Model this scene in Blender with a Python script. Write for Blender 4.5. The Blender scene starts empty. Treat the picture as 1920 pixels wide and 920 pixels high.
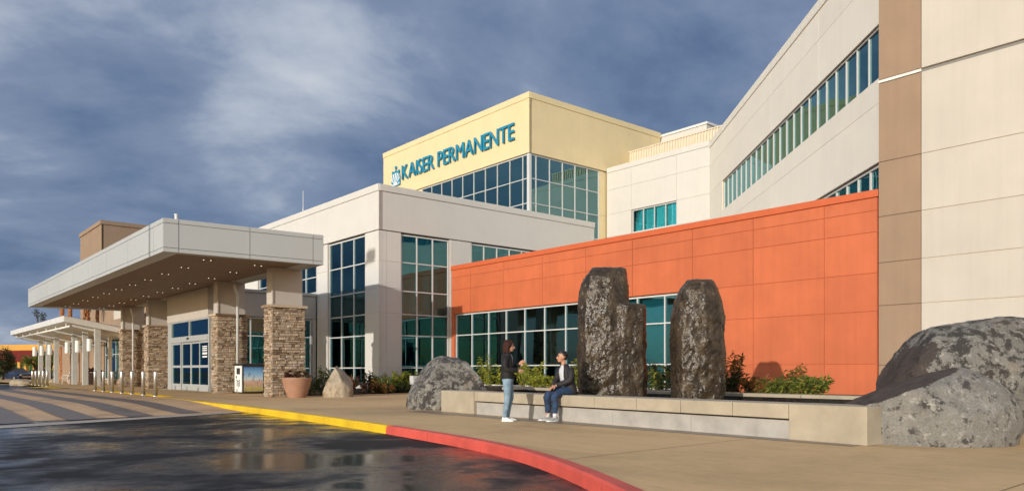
import bpy, bmesh, math, random
from mathutils import Vector, Matrix, noise
from mathutils import Euler
R = math.radians
SC = bpy.context.scene
COL = SC.collection
random.seed(11)

# ------------------------------------------------------------------ camera
cam_d = bpy.data.cameras.new('camera')
cam = bpy.data.objects.new('camera', cam_d); COL.objects.link(cam)
cam_d.sensor_width = 36.0
cam_d.lens = 1417 / 1920 * 36
cam_d.shift_y = 234 / 1920
cam_d.clip_start = 0.05; cam_d.clip_end = 5000
cam.location = (0, 0, 1.05)
cam.rotation_euler = (R(90), 0, R(-40.14))
SC.camera = cam
SC.view_settings.view_transform = 'Standard'
SC.view_settings.look = 'None'
SC.view_settings.exposure = 0.30
SC.view_settings.gamma = 1.0
SC.cycles.max_bounces = 8
SC.cycles.transparent_max_bounces = 16
SC.cycles.caustics_reflective = False
SC.cycles.caustics_refractive = False

# ------------------------------------------------------------------ sun and sky
SUN = Vector((-1.0, -0.40, 0.207)).normalized()          # towards the sun
EL = math.asin(SUN.z)
sd = bpy.data.lights.new('sun', 'SUN'); sd.energy = 2.75; sd.angle = R(0.5); sd.color = (1.0, 0.92, 0.81)
so = bpy.data.objects.new('sun', sd); COL.objects.link(so)
so.rotation_euler = (-SUN).to_track_quat('-Z', 'Y').to_euler()
so.location = (-30, -12, 40)

W = bpy.data.worlds.new('World'); SC.world = W; W.use_nodes = True
nt = W.node_tree; nt.nodes.clear()
def wn(t, **k):
    n = nt.nodes.new(t)
    for a, b in k.items(): setattr(n, a, b)
    return n
def wl(a, b): nt.links.new(a, b)
sky = wn('ShaderNodeTexSky', sky_type='NISHITA', sun_disc=False)
sky.sun_elevation = EL
sky.sun_rotation = math.atan2(SUN.x, SUN.y)
sky.altitude = 50; sky.air_density = 1.0; sky.dust_density = 1.0; sky.ozone_density = 1.5
tc = wn('ShaderNodeTexCoord'); sep = wn('ShaderNodeSeparateXYZ'); wl(tc.outputs['Generated'], sep.inputs[0])
def wm(op, a, b=None, c=None):
    n = wn('ShaderNodeMath', operation=op)
    for i, v in enumerate((a, b, c)):
        if v is None: continue
        if isinstance(v, (int, float)): n.inputs[i].default_value = v
        else: wl(v, n.inputs[i])
    return n.outputs[0]
zc = wm('MAXIMUM', sep.outputs[2], 0.0)
den = wm('ADD', zc, 0.30)
px = wm('DIVIDE', sep.outputs[0], den); py = wm('DIVIDE', sep.outputs[1], den)
cmb = wn('ShaderNodeCombineXYZ'); wl(px, cmb.inputs[0]); wl(py, cmb.inputs[1])
def cloud_noise(scale, detail, rough, rot, stretch, off, dist=0.3):
    mp = wn('ShaderNodeMapping'); wl(cmb.outputs[0], mp.inputs[0])
    mp.inputs['Rotation'].default_value = (0, 0, rot); mp.inputs['Scale'].default_value = stretch
    mp.inputs['Location'].default_value = off
    n = wn('ShaderNodeTexNoise'); n.inputs['Scale'].default_value = scale
    n.inputs['Detail'].default_value = detail; n.inputs['Roughness'].default_value = rough
    n.inputs['Distortion'].default_value = dist
    wl(mp.outputs[0], n.inputs['Vector']); return n.outputs[0]
n1 = cloud_noise(0.50, 8, 0.50, R(38), (1.0, 0.75, 1), (5.5, 9.1, 0), 0.12)
n2 = cloud_noise(1.7, 10, 0.58, R(40), (0.8, 1.15, 1), (0.4, 7.7, 0), 0.25)
mixn = wm('ADD', wm('MULTIPLY', n1, 0.66), wm('MULTIPLY', n2, 0.39))
mixn = wm('ADD', wm('MULTIPLY', wm('SUBTRACT', mixn, 0.528), 1.55), 0.512)
# the deck is seen more edge-on, so thicker and darker, towards the horizon
mixn = wm('SUBTRACT', mixn, wm('MULTIPLY', wm('SUBTRACT', 1.0, wm('MINIMUM', wm('DIVIDE', zc, 0.30), 1.0)), 0.125))
ramp = wn('ShaderNodeValToRGB'); wl(mixn, ramp.inputs[0])
el = ramp.color_ramp.elements
el[0].position = 0.36; el[0].color = (0.036, 0.075, 0.175, 1)
el[1].position = 0.70; el[1].color = (0.50, 0.53, 0.58, 1)
for p, c in ((0.44, (0.095, 0.142, 0.245, 1)), (0.53, (0.170, 0.220, 0.325, 1)), (0.60, (0.32, 0.365, 0.45, 1))):
    e = el.new(p); e.color = c
STR = 0.15
csc = wn('ShaderNodeVectorMath', operation='SCALE'); wl(ramp.outputs[0], csc.inputs[0]); csc.inputs['Scale'].default_value = 1.0 / STR
# the overcast breaks up towards the low sun
dt = wn('ShaderNodeVectorMath', operation='DOT_PRODUCT'); wl(tc.outputs['Generated'], dt.inputs[0]); dt.inputs[1].default_value = SUN
cov = wn('ShaderNodeMapRange'); wl(dt.outputs['Value'], cov.inputs['Value'])
cov.inputs['From Min'].default_value = 0.0; cov.inputs['From Max'].default_value = 0.8
cov.inputs['To Min'].default_value = 0.96; cov.inputs['To Max'].default_value = 0.15
cov.interpolation_type = 'SMOOTHSTEP'
mix = wn('ShaderNodeMixRGB'); wl(cov.outputs[0], mix.inputs[0]); wl(sky.outputs[0], mix.inputs[1]); wl(csc.outputs[0], mix.inputs[2])
bg = wn('ShaderNodeBackground'); bg.inputs['Strength'].default_value = STR; wl(mix.outputs[0], bg.inputs['Color'])
out = wn('ShaderNodeOutputWorld'); wl(bg.outputs[0], out.inputs['Surface'])

# ------------------------------------------------------------------ helpers
WORLD = {}                      # world position of every object (no parent is ever rotated)
UBOX = {}
class MB:
    def __init__(s): s.v = []; s.f = []; s.r = []
    def add(s, vs, fs, rnd=None):
        b = len(s.v); s.v += [tuple(v) for v in vs]
        for f in fs: s.f.append([b + i for i in f]); s.r.append(random.random() if rnd is None else rnd)
        return s
    def box(s, x0, x1, y0, y1, z0, z1, rnd=None):
        return s.add([(x0,y0,z0),(x1,y0,z0),(x1,y1,z0),(x0,y1,z0),(x0,y0,z1),(x1,y0,z1),(x1,y1,z1),(x0,y1,z1)],
                     [(0,3,2,1),(4,5,6,7),(0,1,5,4),(1,2,6,5),(2,3,7,6),(3,0,4,7)], rnd)
    def fbox(s, F, s0, s1, d0, d1, z0, z1, rnd=None):
        p = lambda a, d, z: F.p(a, d, z)
        vs = [p(s0,d0,z0),p(s1,d0,z0),p(s1,d1,z0),p(s0,d1,z0),p(s0,d0,z1),p(s1,d0,z1),p(s1,d1,z1),p(s0,d1,z1)]
        return s.add(vs, [(0,3,2,1),(4,5,6,7),(0,1,5,4),(1,2,6,5),(2,3,7,6),(3,0,4,7)], rnd)
    def prism(s, poly, z0, z1, cap=True):
        n = len(poly)
        vs = [(x, y, z0) for x, y in poly] + [(x, y, z1) for x, y in poly]
        fs = [(i, (i+1) % n, n + (i+1) % n, n + i) for i in range(n)]
        if cap: fs += [tuple(range(n-1, -1, -1)), tuple(range(n, 2*n))]
        return s.add(vs, fs)
    def rings(s, rings, cap=True, closed=True, rnd=None):
        n = len(rings[0]); vs = [p for r in rings for p in r]; fs = []
        for k in range(len(rings) - 1):
            for i in range(n if closed else n - 1):
                j = (i + 1) % n
                fs.append((k*n+i, k*n+j, (k+1)*n+j, (k+1)*n+i))
        if cap: fs += [tuple(range(n-1, -1, -1)), tuple(range((len(rings)-1)*n, len(rings)*n))]
        return s.add(vs, fs, rnd)
    def tube(s, pts, rad, n=8, cap=True, rnd=None, up=None):
        pts = [Vector(p) for p in pts]; rs = []
        if not isinstance(rad, (list, tuple)): rad = [rad] * len(pts)
        prev = None
        for i, p in enumerate(pts):
            t = (pts[min(i+1, len(pts)-1)] - pts[max(i-1, 0)])
            if t.length < 1e-9: t = Vector((0,0,1))
            t.normalize()
            if prev is None:
                a = Vector(up) if up else (Vector((0,0,1)) if abs(t.z) < 0.9 else Vector((1,0,0)))
            else: a = prev
            x = (a - t * a.dot(t))
            if x.length < 1e-6: x = t.orthogonal()
            x.normalize(); y = t.cross(x); prev = x
            r = rad[i]
            rx, ry = (r, r) if not isinstance(r, (tuple, list)) else r
            rs.append([p + x * (math.cos(2*math.pi*k/n) * rx) + y * (math.sin(2*math.pi*k/n) * ry) for k in range(n)])
        return s.rings(rs, cap, True, rnd)
    def lathe(s, prof, c=(0,0,0), n=24, cap=True):
        rs = [[(c[0]+r*math.cos(2*math.pi*k/n), c[1]+r*math.sin(2*math.pi*k/n), c[2]+z) for k in range(n)] for r, z in prof]
        return s.rings(rs, cap)
    def ell(s, c, r, n=12, m=8, M=None):
        rs = []
        for i in range(m+1):
            a = math.pi * (0.02 + 0.96*i/m) - math.pi/2
            ring = []
            for k in range(n):
                b = 2*math.pi*k/n
                q = Vector((r[0]*math.cos(a)*math.cos(b), r[1]*math.cos(a)*math.sin(b), r[2]*math.sin(a)))
                if M: q = M @ q
                ring.append(Vector(c)+q)
            rs.append(ring)
        return s.rings(rs)
    def mesh(s, name, org=(0,0,0)):
        me = bpy.data.meshes.new(name)
        me.from_pydata([(v[0]-org[0], v[1]-org[1], v[2]-org[2]) for v in s.v], [], s.f)
        at = me.attributes.new('rnd', 'FLOAT', 'FACE'); at.data.foreach_set('value', s.r)
        me.update(); return me
    def build(s, name, mat, parent=None, smooth=False, bevel=0, org=None):
        if org is None:
            xs = [v[0] for v in s.v]; ys = [v[1] for v in s.v]; zs = [v[2] for v in s.v]
            org = ((min(xs)+max(xs))/2, (min(ys)+max(ys))/2, min(zs))
        me = s.mesh(name, org)
        o = link(name, me, mat, parent, org)
        if smooth:
            me.polygons.foreach_set('use_smooth', [True]*len(me.polygons))
        if bevel:
            b = o.modifiers.new('bevel', 'BEVEL'); b.width = bevel; b.segments = 2; b.limit_method = 'ANGLE'
        return o
def link(name, me, mat, parent, world):
    o = bpy.data.objects.new(name, me); COL.objects.link(o)
    w = Vector(world); WORLD[o] = w
    if parent is not None:
        o.parent = parent; o.location = w - WORLD[parent]
    else: o.location = w
    if mat is not None:
        if not me.materials: me.materials.append(mat)
    return o
def thing(name, label, cat, loc=(0,0,0), group=None):
    o = bpy.data.objects.new(name, None); COL.objects.link(o); o.location = loc; WORLD[o] = Vector(loc)
    o.empty_display_size = 0.2
    return tag(o, label, cat, group)
def tag(o, label, cat, group=None):
    o['label'] = label; o['category'] = cat
    if group: o['group'] = group
    return o
def struct(o): o['kind'] = 'structure'; return o
def stuff(o): o['kind'] = 'stuff'; return o
def ubox(mat, key=None, me=None):
    """unit cube mesh shared by alike pieces of one material"""
    k = (mat.name, key)
    if k not in UBOX:
        m = MB(); m.box(-.5,.5,-.5,.5,-.5,.5, 0.0); UBOX[k] = m.mesh('piece'); UBOX[k].materials.append(mat)
    return UBOX[k]
class Fr:
    """facade frame: s runs along the wall, d points out of it"""
    def __init__(f, o, u, n):
        f.o = Vector((o[0], o[1], 0)); f.u = Vector((u[0], u[1], 0)).normalized(); f.n = Vector((n[0], n[1], 0)).normalized()
        f.ang = math.atan2(f.u.y, f.u.x)
    def p(f, s, d, z): return f.o + f.u*s + f.n*d + Vector((0,0,z))
def piece(name, F, s0, s1, d0, d1, z0, z1, mat, parent):
    """one wall piece as a scaled copy of a shared unit cube"""
    c = F.p((s0+s1)/2, (d0+d1)/2, (z0+z1)/2)
    o = link(name, ubox(mat), None, parent, c)
    o.rotation_euler = (0,0,F.ang); o.scale = (abs(s1-s0), abs(d1-d0), abs(z1-z0))
    return o
def dup(root, off, label=None, group=None):
    """copy of a thing with its parts and sub-parts, moved by off"""
    r = root.copy(); COL.objects.link(r); r.location = Vector(root.location) + Vector(off); WORLD[r] = WORLD[root] + Vector(off)
    if label: r['label'] = label
    if group: r['group'] = group
    for ch in list(root.children):
        c = ch.copy(); COL.objects.link(c); c.parent = r
        for g in list(ch.children):
            d = g.copy(); COL.objects.link(d); d.parent = c
    return r

# ------------------------------------------------------------------ materials
def new_mat(name):
    m = bpy.data.materials.new(name); m.use_nodes = True; t = m.node_tree; t.nodes.clear()
    o = t.nodes.new('ShaderNodeOutputMaterial'); b = t.nodes.new('ShaderNodeBsdfPrincipled')
    t.links.new(b.outputs[0], o.inputs[0]); return m, t, b
def N(t, ty, **k):
    n = t.nodes.new(ty)
    for a, b in k.items(): setattr(n, a, b)
    return n
def geo_pos(t, scale=(1,1,1)):
    g = N(t, 'ShaderNodeNewGeometry'); mp = N(t, 'ShaderNodeMapping'); mp.inputs['Scale'].default_value = scale
    t.links.new(g.outputs['Position'], mp.inputs[0]); return mp.outputs[0]
def noise_n(t, vec, scale, detail=4, rough=0.55, dist=0.0):
    n = N(t, 'ShaderNodeTexNoise'); n.inputs['Scale'].default_value = scale; n.inputs['Detail'].default_value = detail
    n.inputs['Roughness'].default_value = rough; n.inputs['Distortion'].default_value = dist
    t.links.new(vec, n.inputs['Vector']); return n.outputs[0]
def ramp_n(t, fac, stops):
    r = N(t, 'ShaderNodeValToRGB'); t.links.new(fac, r.inputs[0]); e = r.color_ramp.elements
    while len(e) > 1: e.remove(e[-1])
    for i, (p, c) in enumerate(stops):
        if i == 0: e[0].position = p
        else: e.new(p)
    for i, (p, c) in enumerate(stops): e[i].color = (*c, 1) if len(c) == 3 else c
    return r.outputs[0]
def math_n(t, op, a, b=None):
    n = N(t, 'ShaderNodeMath', operation=op)
    for i, v in enumerate((a, b)):
        if v is None: continue
        if isinstance(v, (int, float)): n.inputs[i].default_value = v
        else: t.links.new(v, n.inputs[i])
    return n.outputs[0]
def mixc(t, fac, a, b, mode='MIX'):
    n = N(t, 'ShaderNodeMixRGB', blend_type=mode)
    for i, v in enumerate((fac, a, b)):
        if isinstance(v, (int, float)): n.inputs[i].default_value = v
        elif isinstance(v, (tuple, list)): n.inputs[i].default_value = (*v, 1)
        else: t.links.new(v, n.inputs[i])
    return n.outputs[0]
def bump_n(t, b, h, strength, dist):
    n = N(t, 'ShaderNodeBump'); n.inputs['Strength'].default_value = strength; n.inputs['Distance'].default_value = dist
    t.links.new(h, n.inputs['Height']); t.links.new(n.outputs[0], b.inputs['Normal'])
def rnd_n(t):
    a = N(t, 'ShaderNodeAttribute', attribute_name='rnd'); o = N(t, 'ShaderNodeObjectInfo')
    return math_n(t, 'FRACT', math_n(t, 'ADD', a.outputs['Fac'], o.outputs['Random']))
def plain(name, col, rough=0.5, metal=0.0, var=0.06, vs=3.0, bump=0.0, bs=60.0, bd=0.004, streak=0.0, spec=0.5, objvar=0.0):
    """painted / cast surface: base colour with mottling, streaks down the wall and fine relief"""
    m, t, b = new_mat(name)
    pos = geo_pos(t)
    f = noise_n(t, pos, vs, 5, 0.6)
    dk = tuple(c*(1-var*1.6) for c in col); lt = tuple(min(1, c*(1+var)) for c in col)
    c = ramp_n(t, f, ((0.3, dk), (0.7, lt)))
    if streak:
        s = noise_n(t, geo_pos(t, (5, 5, 0.25)), 1.0, 5, 0.65)
        c = mixc(t, streak, c, ramp_n(t, s, ((0.35, (0.45,0.42,0.40)), (0.6, (1,1,1)))), 'MULTIPLY')
    if objvar:
        o = N(t, 'ShaderNodeObjectInfo')
        c = mixc(t, 1.0, c, ramp_n(t, o.outputs['Random'], ((0, (1-objvar,)*3), (1, (1,1,1)))), 'MULTIPLY')
    t.links.new(c, b.inputs['Base Color'])
    b.inputs['Roughness'].default_value = rough; b.inputs['Metallic'].default_value = metal
    b.inputs['Specular IOR Level'].default_value = spec
    if bump: bump_n(t, b, noise_n(t, pos, bs, 4, 0.6), bump, bd)
    return m
def glass(name, tint, refl=0.28, rough=0.0, wave=0.0):
    m = bpy.data.materials.new(name); m.use_nodes = True; t = m.node_tree; t.nodes.clear()
    o = N(t, 'ShaderNodeOutputMaterial'); tr = N(t, 'ShaderNodeBsdfTransparent'); gl = N(t, 'ShaderNodeBsdfGlossy')
    tr.inputs[0].default_value = (*tint, 1); gl.inputs['Color'].default_value = (0.46, 0.88, 0.95, 1); gl.inputs['Roughness'].default_value = rough
    fr = N(t, 'ShaderNodeFresnel'); fr.inputs['IOR'].default_value = 1.5
    mr = math_n(t, 'ADD', math_n(t, 'MULTIPLY', fr.outputs[0], 1-refl), refl)
    mx = N(t, 'ShaderNodeMixShader'); t.links.new(mr, mx.inputs[0]); t.links.new(tr.outputs[0], mx.inputs[1]); t.links.new(gl.outputs[0], mx.inputs[2])
    t.links.new(mx.outputs[0], o.inputs[0])
    if wave:
        # every pane is set a hair off true, and float glass is not perfectly flat
        oi = N(t, 'ShaderNodeObjectInfo'); g = N(t, 'ShaderNodeNewGeometry')
        wn_ = N(t, 'ShaderNodeTexWhiteNoise', noise_dimensions='1D'); t.links.new(oi.outputs['Random'], wn_.inputs['W'])
        sb = N(t, 'ShaderNodeVectorMath', operation='SUBTRACT'); t.links.new(wn_.outputs['Color'], sb.inputs[0]); sb.inputs[1].default_value = (.5,.5,.5)
        scl = N(t, 'ShaderNodeVectorMath', operation='SCALE'); t.links.new(sb.outputs[0], scl.inputs[0]); scl.inputs['Scale'].default_value = wave
        bp = N(t, 'ShaderNodeBump'); bp.inputs['Strength'].default_value = 0.25; bp.inputs['Distance'].default_value = 0.02
        t.links.new(noise_n(t, geo_pos(t), 0.9, 1, 0.4), bp.inputs['Height'])
        ad = N(t, 'ShaderNodeVectorMath', operation='ADD'); t.links.new(bp.outputs[0], ad.inputs[0]); t.links.new(scl.outputs[0], ad.inputs[1])
        nm = N(t, 'ShaderNodeVectorMath', operation='NORMALIZE'); t.links.new(ad.outputs[0], nm.inputs[0])
        t.links.new(nm.outputs[0], gl.inputs['Normal'])
    return m
def emit(name, col, st):
    m = bpy.data.materials.new(name); m.use_nodes = True; t = m.node_tree; t.nodes.clear()
    o = N(t, 'ShaderNodeOutputMaterial'); e = N(t, 'ShaderNodeEmission'); e.inputs[0].default_value = (*col, 1); e.inputs[1].default_value = st
    t.links.new(e.outputs[0], o.inputs[0]); return m

M = {}
M['white'] = plain('white_stucco', (0.63, 0.62, 0.59), 0.8, var=0.02, vs=0.9, bump=0.25, bs=45, streak=0.03, objvar=0.04)
M['white_joint'] = plain('white_joint', (0.50, 0.45, 0.41), 0.9)
M['yellow'] = plain('yellow_stucco', (0.74, 0.615, 0.365), 0.8, var=0.03, vs=0.8, bump=0.25, bs=45, streak=0.04)
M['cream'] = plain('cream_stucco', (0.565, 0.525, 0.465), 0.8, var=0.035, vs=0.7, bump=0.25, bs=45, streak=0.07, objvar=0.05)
M['cream_lit'] = plain('brightened_cream_stucco', (0.88, 0.84, 0.75), 0.8, var=0.02, vs=0.7, bump=0.25, bs=45, streak=0.04, objvar=0.04)  # light put into the colour: cream raised where the slanted wall gets little sun
M['cream_joint'] = plain('cream_joint', (0.52, 0.44, 0.34), 0.9)
M['orange'] = plain('orange_panel', (0.585, 0.148, 0.058), 0.6, var=0.07, vs=0.8, bump=0.15, bs=40, streak=0.12, objvar=0.08)
M['orange_joint'] = plain('orange_joint', (0.50, 0.115, 0.046), 0.8)
M['orange_cap'] = plain('orange_coping', (0.56, 0.118, 0.040), 0.6, var=0.04)
M['brown'] = plain('brown_stucco', (0.335, 0.235, 0.16), 0.85, var=0.05, vs=0.8, bump=0.25, bs=45, streak=0.10, objvar=0.05)
M['brown_joint'] = plain('brown_joint', (0.17, 0.11, 0.07), 0.9)
M['taupe'] = plain('taupe_stucco', (0.36, 0.31, 0.27), 0.85, var=0.04, bump=0.2)
M['metal_panel'] = plain('metal_fascia', (0.47, 0.49, 0.49), 0.42, var=0.02, vs=0.5, spec=0.4, objvar=0.04)
M['soffit'] = plain('soffit_plaster', (0.25, 0.185, 0.145), 0.8, var=0.05, vs=0.6)
M['frame'] = plain('window_frame_metal', (0.58, 0.60, 0.60), 0.4, var=0.02)
M['frame_grey'] = plain('door_frame_metal', (0.40, 0.42, 0.42), 0.35, var=0.02)
M['frame_dark'] = plain('window_frame_bronze', (0.22, 0.21, 0.19), 0.45, var=0.02)
M['glass'] = glass('teal_glass', (0.27, 0.60, 0.66), 0.11, wave=0.006)
M['glass_up'] = glass('blue_glass', (0.28, 0.66, 0.70), 0.22, wave=0.006)
M['glass_teal'] = glass('bright_teal_glass', (0.46, 0.86, 0.90), 0.08, wave=0.006)
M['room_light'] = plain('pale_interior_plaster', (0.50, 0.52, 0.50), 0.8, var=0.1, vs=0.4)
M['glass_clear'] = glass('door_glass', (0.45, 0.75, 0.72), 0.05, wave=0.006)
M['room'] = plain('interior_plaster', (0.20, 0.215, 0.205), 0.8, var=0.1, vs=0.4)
M['floor_in'] = plain('interior_floor', (0.16, 0.14, 0.12), 0.4)
M['blind'] = plain('window_blind', (0.74, 0.77, 0.74), 0.8)
M['ribbed'] = plain('ribbed_metal', (0.68, 0.60, 0.47), 0.5, var=0.03)
M['steel'] = plain('brushed_steel', (0.62, 0.60, 0.58), 0.32, metal=0.85, var=0.04, vs=10)
M['white_metal'] = plain('white_metal', (0.74, 0.74, 0.72), 0.4)
M['dark'] = plain('dark_metal', (0.03, 0.032, 0.035), 0.4)
M['roof'] = plain('roof_membrane', (0.38, 0.36, 0.34), 0.9)
M['lamp'] = emit('lit_downlight', (1.0, 0.86, 0.62), 1.8)
M['sign_blue'] = plain('sign_blue', (0.012, 0.25, 0.42), 0.35, var=0.03)
M['sign_white'] = plain('sign_white', (0.80, 0.82, 0.82), 0.4, var=0.02)
M['buff'] = plain('buff_concrete', (0.42, 0.365, 0.275), 0.75, var=0.10, vs=2.2, bump=0.3, bs=50, objvar=0.07)
M['grey_conc'] = plain('grey_concrete', (0.39, 0.375, 0.35), 0.8, var=0.12, vs=2.5, bump=0.3, bs=60)
M['terracotta'] = plain('terracotta', (0.36, 0.20, 0.13), 0.6, var=0.08, vs=4)
M['mulch'] = plain('mulch', (0.05, 0.026, 0.018), 0.95, var=0.5, vs=18, bump=1.0, bs=25, bd=0.05)
M['bark'] = plain('bark', (0.10, 0.065, 0.04), 0.9, var=0.3, vs=20, bump=0.6, bs=30, bd=0.02)
M['palm_bark'] = plain('palm_bark', (0.36, 0.15, 0.06), 0.9, var=0.3, vs=6, bump=0.6, bs=14, bd=0.05)
M['tile_roof'] = plain('red_roof_tile', (0.30, 0.045, 0.03), 0.7, var=0.2, vs=6)
M['ochre'] = plain('ochre_stucco', (0.58, 0.31, 0.06), 0.8, var=0.06)
M['dark_tile'] = plain('pool_tile', (0.022, 0.018, 0.017), 0.25, var=0.3, vs=10)
M['car_paint'] = plain('dark_blue_paint', (0.012, 0.024, 0.075), 0.2, var=0.02)
M['tyre'] = plain('tyre_rubber', (0.012, 0.012, 0.012), 0.8)

def ground_mat(name, col, rough, stain=0.35, sc=0.35, bump=0.35, spots=0.0, spec=0.3):
    """concrete / paving: large stains, small mottling, speckle"""
    m, t, b = new_mat(name); pos = geo_pos(t)
    a = noise_n(t, pos, sc, 6, 0.62, 0.4); s = noise_n(t, geo_pos(t, (1,1,1)), 9, 5, 0.7); sp = noise_n(t, pos, 120, 2, 0.6)
    c = ramp_n(t, a, ((0.30, tuple(x*(1-stain) for x in col)), (0.50, col), (0.72, tuple(x*(1+stain*0.35) for x in col))))
    c = mixc(t, 0.25, c, ramp_n(t, s, ((0.3, (0.55,0.54,0.53)), (0.7, (1,1,1)))), 'MULTIPLY')
    c = mixc(t, 0.16, c, ramp_n(t, sp, ((0.35, (0.5,0.5,0.5)), (0.6, (1,1,1)))), 'MULTIPLY')
    if spots:
        for sc_, th_, k_ in ((0.9, 0.035, 0.5), (2.3, 0.03, 0.35)):      # trodden gum, oil drips
            v = N(t, 'ShaderNodeTexVoronoi'); v.inputs['Scale'].default_value = sc_; t.links.new(pos, v.inputs['Vector'])
            c = mixc(t, ramp_n(t, v.outputs['Distance'], ((th_*.6, (spots,)*3), (th_, (0,0,0)))), c, tuple(x*k_ for x in col))
        tr = noise_n(t, geo_pos(t, (0.9, 0.22, 1)), 0.8, 7, 0.7, 0.5)     # tide marks left by drying rain
        c = mixc(t, 0.45*spots, c, ramp_n(t, tr, ((0.40, (0.62,0.60,0.58)), (0.50, (1,1,1)), (0.56, (0.80,0.79,0.77)), (0.60, (1,1,1)))), 'MULTIPLY')
    b.inputs['Specular IOR Level'].default_value = spec
    t.links.new(c, b.inputs['Base Color'])
    r = ramp_n(t, a, ((0.3, (rough*0.75,)*3), (0.6, (rough,)*3)))
    t.links.new(r, b.inputs['Roughness'])
    bump_n(t, b, sp, bump, 0.004)
    return m
M['sidewalk'] = ground_mat('sidewalk_concrete', (0.74, 0.505, 0.27), 0.85, 0.28, 0.22, spots=0.8, spec=0.15)
M['band_conc'] = ground_mat('band_concrete', (0.50, 0.43, 0.36), 0.55, 0.3, 0.6)
M['paver_tan'] = ground_mat('tan_pavers', (0.70, 0.46, 0.27), 0.75, 0.35, 0.6, spots=0.5)
M['paver_dark'] = ground_mat('charcoal_pavers', (0.215, 0.18, 0.165), 0.6, 0.3, 0.8)
M['joint_dark'] = ground_mat('joint_filler', (0.14, 0.11, 0.08), 0.8, 0.3, 2.0)
M['wet_edge'] = ground_mat('damp_concrete', (0.24, 0.19, 0.15), 0.40, 0.3, 0.8)
def kerb_paint(name, col):
    m, t, b = new_mat(name); pos = geo_pos(t)
    c = ramp_n(t, noise_n(t, pos, 1.3, 6, 0.65), ((0.3, tuple(x*.72 for x in col)), (0.62, col)))
    c = mixc(t, ramp_n(t, noise_n(t, pos, 7, 8, 0.72), ((0.60, (0,0,0)), (0.70, (0.55,)*3))), c, tuple(x*.35+.03 for x in col))      # scuffs
    c = mixc(t, ramp_n(t, noise_n(t, geo_pos(t, (1,1,2.5)), 16, 6, 0.7), ((0.64, (0,0,0)), (0.665, (0.8,)*3))), c, (0.30,0.28,0.25))   # chips down to the concrete
    t.links.new(c, b.inputs['Base Color']); b.inputs['Roughness'].default_value = 0.6
    bump_n(t, b, noise_n(t, pos, 45, 4, 0.7), 0.4, 0.006); return m
M['yellow_paint'] = kerb_paint('yellow_kerb_paint', (0.80, 0.52, 0.012))
M['red_paint'] = kerb_paint('red_kerb_paint', (0.68, 0.10, 0.072))
def asphalt():
    m, t, b = new_mat('wet_asphalt'); pos = geo_pos(t)
    gr = noise_n(t, pos, 95, 3, 0.7); big = noise_n(t, pos, 0.33, 5, 0.55, 0.6); mid = noise_n(t, pos, 1.7, 5, 0.6, 0.3)
    wet = math_n(t, 'ADD', math_n(t, 'MULTIPLY', big, 0.72), math_n(t, 'MULTIPLY', mid, 0.28))
    wetf = ramp_n(t, wet, ((0.42, (0,0,0)), (0.57, (1,1,1))))
    c = ramp_n(t, gr, ((0.36, (0.007,0.0065,0.007)), (0.56, (0.024,0.022,0.023)), (0.72, (0.075,0.070,0.068))))
    c = mixc(t, wetf, c, mixc(t, 1.0, c, (0.6,0.6,0.6), 'MULTIPLY'))
    t.links.new(c, b.inputs['Base Color'])
    r = ramp_n(t, wetf, ((0.0, (0.65,)*3), (0.5, (0.34,)*3), (1.0, (0.13,)*3)))
    t.links.new(ramp_n(t, wetf, ((0.0, (0.12,)*3), (1.0, (0.48,)*3))), b.inputs['Specular IOR Level'])
    t.links.new(r, b.inputs['Roughness'])
    n = N(t, 'ShaderNodeBump'); n.inputs['Distance'].default_value = 0.006
    st = ramp_n(t, wetf, ((0.0, (0.55,)*3), (1.0, (0.05,)*3))); t.links.new(st, n.inputs['Strength'])
    t.links.new(gr, n.inputs['Height']); t.links.new(n.outputs[0], b.inputs['Normal'])
    return m
M['asphalt'] = asphalt()
def stone_mat():
    m, t, b = new_mat('ledge_stone'); pos = geo_pos(t)
    c = ramp_n(t, rnd_n(t), ((0.0, (0.20,0.13,0.085)), (0.22, (0.40,0.30,0.205)), (0.55, (0.54,0.42,0.30)), (0.8, (0.45,0.375,0.30)), (1.0, (0.64,0.52,0.38))))
    c = mixc(t, 0.5, c, ramp_n(t, noise_n(t, pos, 9, 5, 0.7), ((0.3, (0.45,0.43,0.42)), (0.65, (1,1,1)))), 'MULTIPLY')
    t.links.new(c, b.inputs['Base Color']); b.inputs['Roughness'].default_value = 0.85
    bump_n(t, b, noise_n(t, pos, 22, 5, 0.7), 0.8, 0.03); return m
M['stone'] = stone_mat()
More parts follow.
